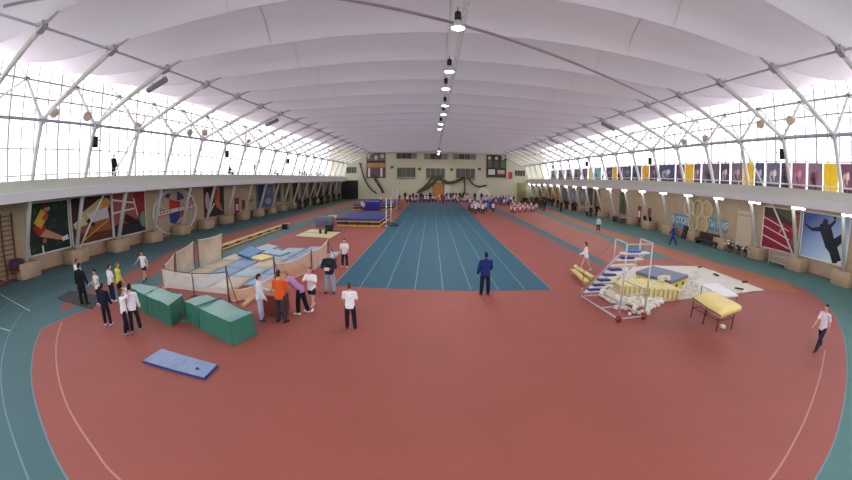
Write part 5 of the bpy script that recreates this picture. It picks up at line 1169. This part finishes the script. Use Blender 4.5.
# blue-grey topped yellow mat
P = [G(*p, .56)[:2] for p in ((637, 271.8), (671, 281.3), (687.5, 275.2), (653, 266.4))]
Pm = [(x, y) for x, y in P]; c = (sum(p[0] for p in P)/4, sum(p[1] for p in P)/4, 0)
r = thing('landing_mat', 'yellow landing mat with blue-grey top behind the slatted foam block', 'mat', c); MB().prism(Pm, .02, .42).build('body', C('bright yellow vinyl', 222, 196, 50, rough=.5), r)
MB().prism([(c[0]+(x-c[0])*1.04, c[1]+(y-c[1])*1.04) for x, y in Pm], .42, .58).build('top_pad', M_BGREY, r)
for u in (.35, .75): 
    p = Vector(P[1]).lerp(Vector(P[2]), u); q = MB(); q.box((p.x, p.y, .24), (.16, .1, .14), .8); q.build('handle_hole', M_DARK, r)
for i, (x, y) in enumerate(((664, 279.5), (668, 280), (661, 280.5))):
    p = G(x, y, .58); 
    tag(MB().bbox((p.x, p.y, .68), (.34, .22, .2), i, 0, .05, 2).build('foam_cushion', K(222, 210, 196)), 'pale foam cushion on the blue-grey mat, %s' % ['middle of three', 'right of three', 'left of three'][i], 'cushion', 'pale cushions on the blue-grey mat')
# loose foam cubes
rg = random.Random(11); fm = None; cnt = 0; me = None
def cube(p, s, lab, grp):
    global me
    if me is None: me = MB().bbox((0, 0, 0), (1, 1, .8), 0, 0, .08, 1).mesh('foam_cube', M_FOAM)
    o = bpy.data.objects.new('foam_cube', me); COL.objects.link(o); o.location = p; o.rotation_euler = (0, 0, rg.uniform(0, 3)); o.scale = (s*rg.uniform(.8, 1.5), s, s); tag(o, lab, 'foam cube', grp)
for k in range(95):
    t = rg.random(); px = 612+rg.gauss(28, 15); py = 301+rg.gauss(4, 5)
    if px < 603 or px > 664 or py < 292 or py > 319: continue
    if py > 315 and px < 632: continue
    p = G(px, py); s = rg.uniform(.09, .17)
    if abs(p.x-x0) < .12 or (abs(p.y-y0) < .3 and abs(p.x-x1) < .3): continue
    cube((p.x, p.y, s*.4+(.02 if py < 306 else .001)), s, 'white foam cube scattered among the feet of the judges\' steps', 'foam cubes scattered around the steps')
for k in range(80):
    px = rg.uniform(672, 698); py = rg.uniform(271, 296)
    if px < 690 and py < 286.5: continue
    if py > 292 and px < 684: continue
    p = G(px, py); s = rg.uniform(.1, .18); cube((p.x, p.y, s*.4+.03), s, 'cream foam offcut lying on the tarpaulin between the mats and the yellow table', 'foam offcuts between mats and table')
for i, (px, py, w) in enumerate([(722.5, 328, 'under the yellow table'), (575.5, 267, 'left of the walking child\'s feet'), (740, 293, 'right of the white table')]):
    p = G(px, py); cube((p.x, p.y, .06), .15, 'single white foam piece %s' % w, None)
for i, (px, py) in enumerate([(700, 268), (716, 276), (739, 290), (744.5, 283)]):
    p = G(px, py); tag(MB().box((p.x, p.y, .08), (.5, .16, .06), .4+i).build('strap_piece', M_DARK), 'dark strap on the white tarpaulin, %s' % ['at its far corner', 'second from the far corner', 'nearest the white table', 'on its right edge'][i], 'strap', 'dark straps on the tarpaulin')
# yellow-topped vaulting table
c4 = [G2(690.5, 318), G2(716, 331.5), G2(731, 329.5), G2(706, 316)]
A, B, C_, D_ = [Vector((x, y, 0)) for x, y in c4]; cc_ = (A+B+C_+D_)/4; r = thing('trestle_table', 'high trestle table with dark thin legs near the white tarpaulin', 'table', cc_)
hT = .78
legs = [A, A.lerp(B, .5), B, C_, D_]
for p in legs: MB().tube([p, p+Vector((0, 0, hT))], .022, 6).build('leg', M_MARN, r)
for a_, b_ in ((A, B), (C_, D_), (B, C_), (A, D_)): MB().tube([a_+Vector((0, 0, .42)), b_+Vector((0, 0, .42))], .014, 5).build('stretcher', M_MARN, r)
MB().hexa([p+Vector((0, 0, hT)) for p in (A, B, C_, D_)], [p+Vector((0, 0, hT+.04)) for p in (A, B, C_, D_)]).build('tabletop', K(120, 100, 80), r)
def slab(label, P, z0, z1, m, m2, bulge=.05):
    c = sum((Vector(p) for p in P), Vector())/4; r = thing('folded_mat', label, 'mat', (c.x, c.y, z0)); mb = MB(); n = 12; rg_ = random.Random(2)
    P = [Vector((p[0], p[1], 0)) for p in P]
    bil = lambda u, v: P[0]*(1-u)*(1-v)+P[1]*u*(1-v)+P[2]*u*v+P[3]*(1-u)*v
    for s_ in (0, 1):
        o = len(mb.v)
        for j in range(n+1):
            for i in range(n+1):
                u, v = i/n, j/n; e = min(u, 1-u, v, 1-v); p = bil(u, v); z = (z1+bulge*min(1, e*6)-.03*(e == 0)+rg_.uniform(-.008, .008)+.02*math.sin(u*7+2*v)) if s_ else z0+.02*(e == 0)
                mb.v.append((p.x, p.y, z))
        for j in range(n):
            for i in range(n): q = o+j*(n+1)+i; f = (q, q+1, q+n+2, q+n+1); mb.f.append(f if s_ else f[::-1]); mb.m.append(0); mb.sm.append(True)
    N1 = (n+1)**2
    ring_ = [i for i in range(n+1)]+[j*(n+1)+n for j in range(1, n+1)]+[n*(n+1)+i for i in range(n-1, -1, -1)]+[j*(n+1) for j in range(n-1, 0, -1)]
    for k in range(len(ring_)): a_, b_ = ring_[k], ring_[(k+1) % len(ring_)]; mb.f.append((a_, b_, b_+N1, a_+N1)); mb.m.append(0); mb.sm.append(True)
    mb.build('cover', m, r); return r
zt_ = .83
P = [G(692.5, 300.5, zt_), G(720, 319, zt_), G(741, 311.5, zt_), G(714, 296, zt_)]
m_ = slab('thick folded yellow mat lying on the trestle table', P, zt_, zt_+.2, M_YEL, None, .08)
q = MB(); p0 = Vector((P[0].x, P[0].y, zt_+.1)); p1 = Vector((P[1].x, P[1].y, zt_+.1)); q.tube([p0+Vector((-.02, 0, 0)), p0.lerp(p1, .5)+Vector((-.03, 0, -.02)), p1], .03, 6); q.build('dark_fold', K(120, 112, 110), m_)
# white-covered table behind
Pw = [G(701, 285.5, .7), G(722, 298, .7), G(738, 296.5, .7), G(717, 284, .7)]; c = sum(Pw, Vector())/4
r = thing('covered_table', 'low table under a bright white sheet on the tarpaulin', 'table', (c.x, c.y, 0)); MB().hexa(Pw, [p+Vector((0, 0, .06)) for p in Pw]).build('white_cover', K(240, 238, 240), r)
for p in Pw: p2 = p.lerp(c, .06); MB().tube([(p2.x, p2.y, .02), (p2.x, p2.y, .7)], .02, 6).build('leg', M_MARN, r)
# yellow beams left of the steps
for i, (a, b, w) in enumerate([((572.5, 273), (587, 286), 'nearer'), ((576, 270.5), (592, 281), 'farther')]):
    a = G(*a); b = G(*b); d = b-a; r = thing('low_bench', 'yellow low gym bench left of the judges\' steps, %s of two' % w, 'bench', (a+b)/2, 0, 'yellow low benches by the steps'); rz = math.atan2(d.y, d.x)
    MB().box((a+b)/2+Vector((0, 0, .2)), (d.length, .3, .05), rz).build('seat_board', M_YWOOD, r); MB().box((a+b)/2+Vector((0, 0, .07)), (d.length*.9, .08, .08), rz).build('lower_beam', M_YWOOD, r)
    for u in (.12, .88): MB().box(a.lerp(b, u)+Vector((0, 0, .09)), (.08, .3, .18), rz).build('leg', M_YWOOD, r)
# items along the walls
r = thing('wall_bars', 'brown wooden wall bars on the left wall at the edge of the view', 'wall bars', (XLW, 12.5, 0)); y_a, y_b = AX(0.5, 240, XLW).y-1.4, AX(13, 240, XLW).y
for y in (y_a, (y_a+y_b)/2+.3, y_b): MB().box((XLW+.08, y, 2.0), (.14, .1, 4.0)).build('upright', K(120, 82, 60), r)
for k in range(13): MB().tube([(XLW+.1, y_a, .35+k*.29), (XLW+.1, y_b, .35+k*.29)], .03, 6).build('rung', K(130, 92, 66), r)
p = AX(17.5, 272, -24.3); r = thing('stool', 'small maroon stool by the wall bars', 'stool', (p.x, p.y, 0)); MB().bbox((p.x, p.y, .62), (.8, .9, .1), 0, 0, .03, 1).build('seat', K(130, 44, 60), r)
for sx in (-1, 1):
    for sy in (-1, 1): MB().tube([(p.x+sx*.3, p.y+sy*.34, 0), (p.x+sx*.3, p.y+sy*.34, .6)], .035, 6).build('leg', K(130, 44, 60), r)
tag(MB().bbox((p.x, p.y, .98), (.75, 1.0, .6), .1, 0, .16, 3).build('folded_jacket', K(70, 48, 70)), 'dark purple jacket heaped on the maroon stool', 'jacket')
tag(MB().bbox((p.x+.1, p.y-1.6, .16), (.5, .7, .32), .2, 0, .08, 2).build('sports_bag', K(130, 50, 60)), 'small dark red bag on the floor left of the maroon stool', 'bag')
# right wall: plants, frame trolley, dark bench, blue bench
def plant(label, px, py, h):
    p = AX(px, py, 25.6); r = thing('potted_plant', label, 'plant', (p.x, p.y, 0), 0, 'white-flowered plants by the right wall'); rg_ = random.Random(int(px)); MB().lathe((p.x, p.y, 0), [(.001, 0), (.16, 0), (.22, .35), (.19, .35), (.001, .3)], 14).build('pot', K(120, 84, 66), r)
    lf = MB(); fl_ = MB()
    for k in range(46):
        a = rg_.uniform(0, 6.28); e = rg_.uniform(.3, 1.4); L_ = h*rg_.uniform(.5, 1); q = Vector((math.cos(a)*math.cos(e)*.8, math.sin(a)*math.cos(e)*.8, math.sin(e)))*L_+Vector((p.x, p.y, .3)); s_ = Vector((-math.sin(a), math.cos(a), .2))*.09; b_ = Vector((p.x, p.y, .3)); m2 = b_.lerp(q, .6)
        lf.add([b_, m2+s_, q, m2-s_], [(0, 1, 2, 3)]); 
        if k % 5 == 0: fl_.ball(q, .08, 0, 6, 4)
    lf.build('leaves', K(70, 92, 66), r); fl_.build('flowers', K(228, 224, 220), r)['kind'] = 'stuff'
plant('leafy potted plant with white flowers, left of the pair by the right wall', 730, 250.5, .8); plant('leafy potted plant with white flowers, middle of the three by the right wall', 737.5, 253.5, .75); plant('leafy potted plant with pale leaves, nearest the crimson picture', 745, 256.5, .75)
p = AX(779, 262, 25.7); r = thing('frame_trolley', 'pale tubular trolley standing below the crimson track picture', 'trolley', (p.x, p.y, 0))
for dy in (-.9, .9):
    for dx in (-.3, .3): MB().tube([(p.x+dx, p.y+dy, .08), (p.x+dx, p.y+dy, 1.15)], .03, 6).build('upright', M_ALU, r)
for z in (.3, .75, 1.15): 
    q = MB(); q.tube([(p.x-.3, p.y-.9, z), (p.x+.3, p.y-.9, z), (p.x+.3, p.y+.9, z), (p.x-.3, p.y+.9, z), (p.x-.3, p.y-.9, z)], .025, 6); q.build('rail', M_ALU, r)
MB().box((p.x, p.y, .32), (.6, 1.8, .05)).build('deck', K(160, 150, 150), r)
p = AX(707, 248, 25.8); r = thing('sofa_bench', 'dark upholstered bench under the painted rings', 'bench', (p.x, p.y, 0)); MB().bbox((p.x, p.y, .4), (.7, 3.4, .3), 0, 0, .06, 2).build('seat', K(62, 48, 46), r); MB().bbox((p.x+.35, p.y, .8), (.2, 3.4, .7), 0, 0, .06, 2).build('backrest', K(70, 52, 48), r)
for dy in (-1.5, 1.5): MB().box((p.x, p.y+dy, .13), (.6, .1, .26)).build('leg', M_DARK, r)
p = AX(684, 241, 25.6); r = thing('folded_chair', 'black folded chair leaning by the wall right of the blue tracksuit', 'chair', (p.x, p.y, 0)); MB().box((p.x, p.y, .75), (.1, .75, 1.3), 0, 0, 0, .25).build('backrest', M_DARK, r); MB().tube([(p.x-.2, p.y-.3, 0), (p.x+.1, p.y-.3, 1.4)], .03, 6).build('leg', M_DARK, r); MB().tube([(p.x-.2, p.y+.3, 0), (p.x+.1, p.y+.3, 1.4)], .03, 6).build('leg', M_DARK, r)
p = AX(619, 220, 25.4); r = thing('table_bench', 'low table with blue cover and white sheet by the right wall', 'table', (p.x, p.y, 0)); MB().bbox((p.x, p.y, .75), (.9, 3.2, .12), 0, 0, .03, 1).build('tabletop', K(70, 84, 120), r)
for dy in (-1.4, 1.4): MB().box((p.x, p.y+dy, .35), (.7, .1, .7)).build('leg', K(110, 90, 76), r)
tag(MB().box((p.x-.1, p.y-1.3, .83), (.7, 1.3, .03), .2).build('paper_sheet', M_FOAM), 'white sheet lying on the blue-covered table by the right wall', 'paper')

SKY, EXPO = 2.5, 1.03
# ------------------------------------------------------------------ light: overcast sky, exposure
w = bpy.data.worlds.new('sky'); scn.world = w; w.use_nodes = True; nt = w.node_tree; bg = nt.nodes['Background']
geo = nt.nodes.new('ShaderNodeNewGeometry'); sep = nt.nodes.new('ShaderNodeSeparateXYZ'); rp = nt.nodes.new('ShaderNodeValToRGB')
tc = nt.nodes.new('ShaderNodeTexCoord')
nt.links.new(tc.outputs['Generated'], sep.inputs[0]); nt.links.new(sep.outputs['Z'], rp.inputs['Fac'])
rp.color_ramp.elements[0].color = (.62, .63, .66, 1); rp.color_ramp.elements[0].position = 0
rp.color_ramp.elements[1].color = (.9, .94, 1, 1); rp.color_ramp.elements[1].position = .5
nt.links.new(rp.outputs[0], bg.inputs['Color']); bg.inputs['Strength'].default_value = SKY
vs = scn.view_settings; vs.view_transform = 'Standard'; vs.look = 'None'; vs.gamma = 1; vs.use_curve_mapping = False; vs.exposure = EXPO
scn.cycles.max_bounces = 10; scn.cycles.diffuse_bounces = 6; scn.cycles.transparent_max_bounces = 16; scn.cycles.transmission_bounces = 6
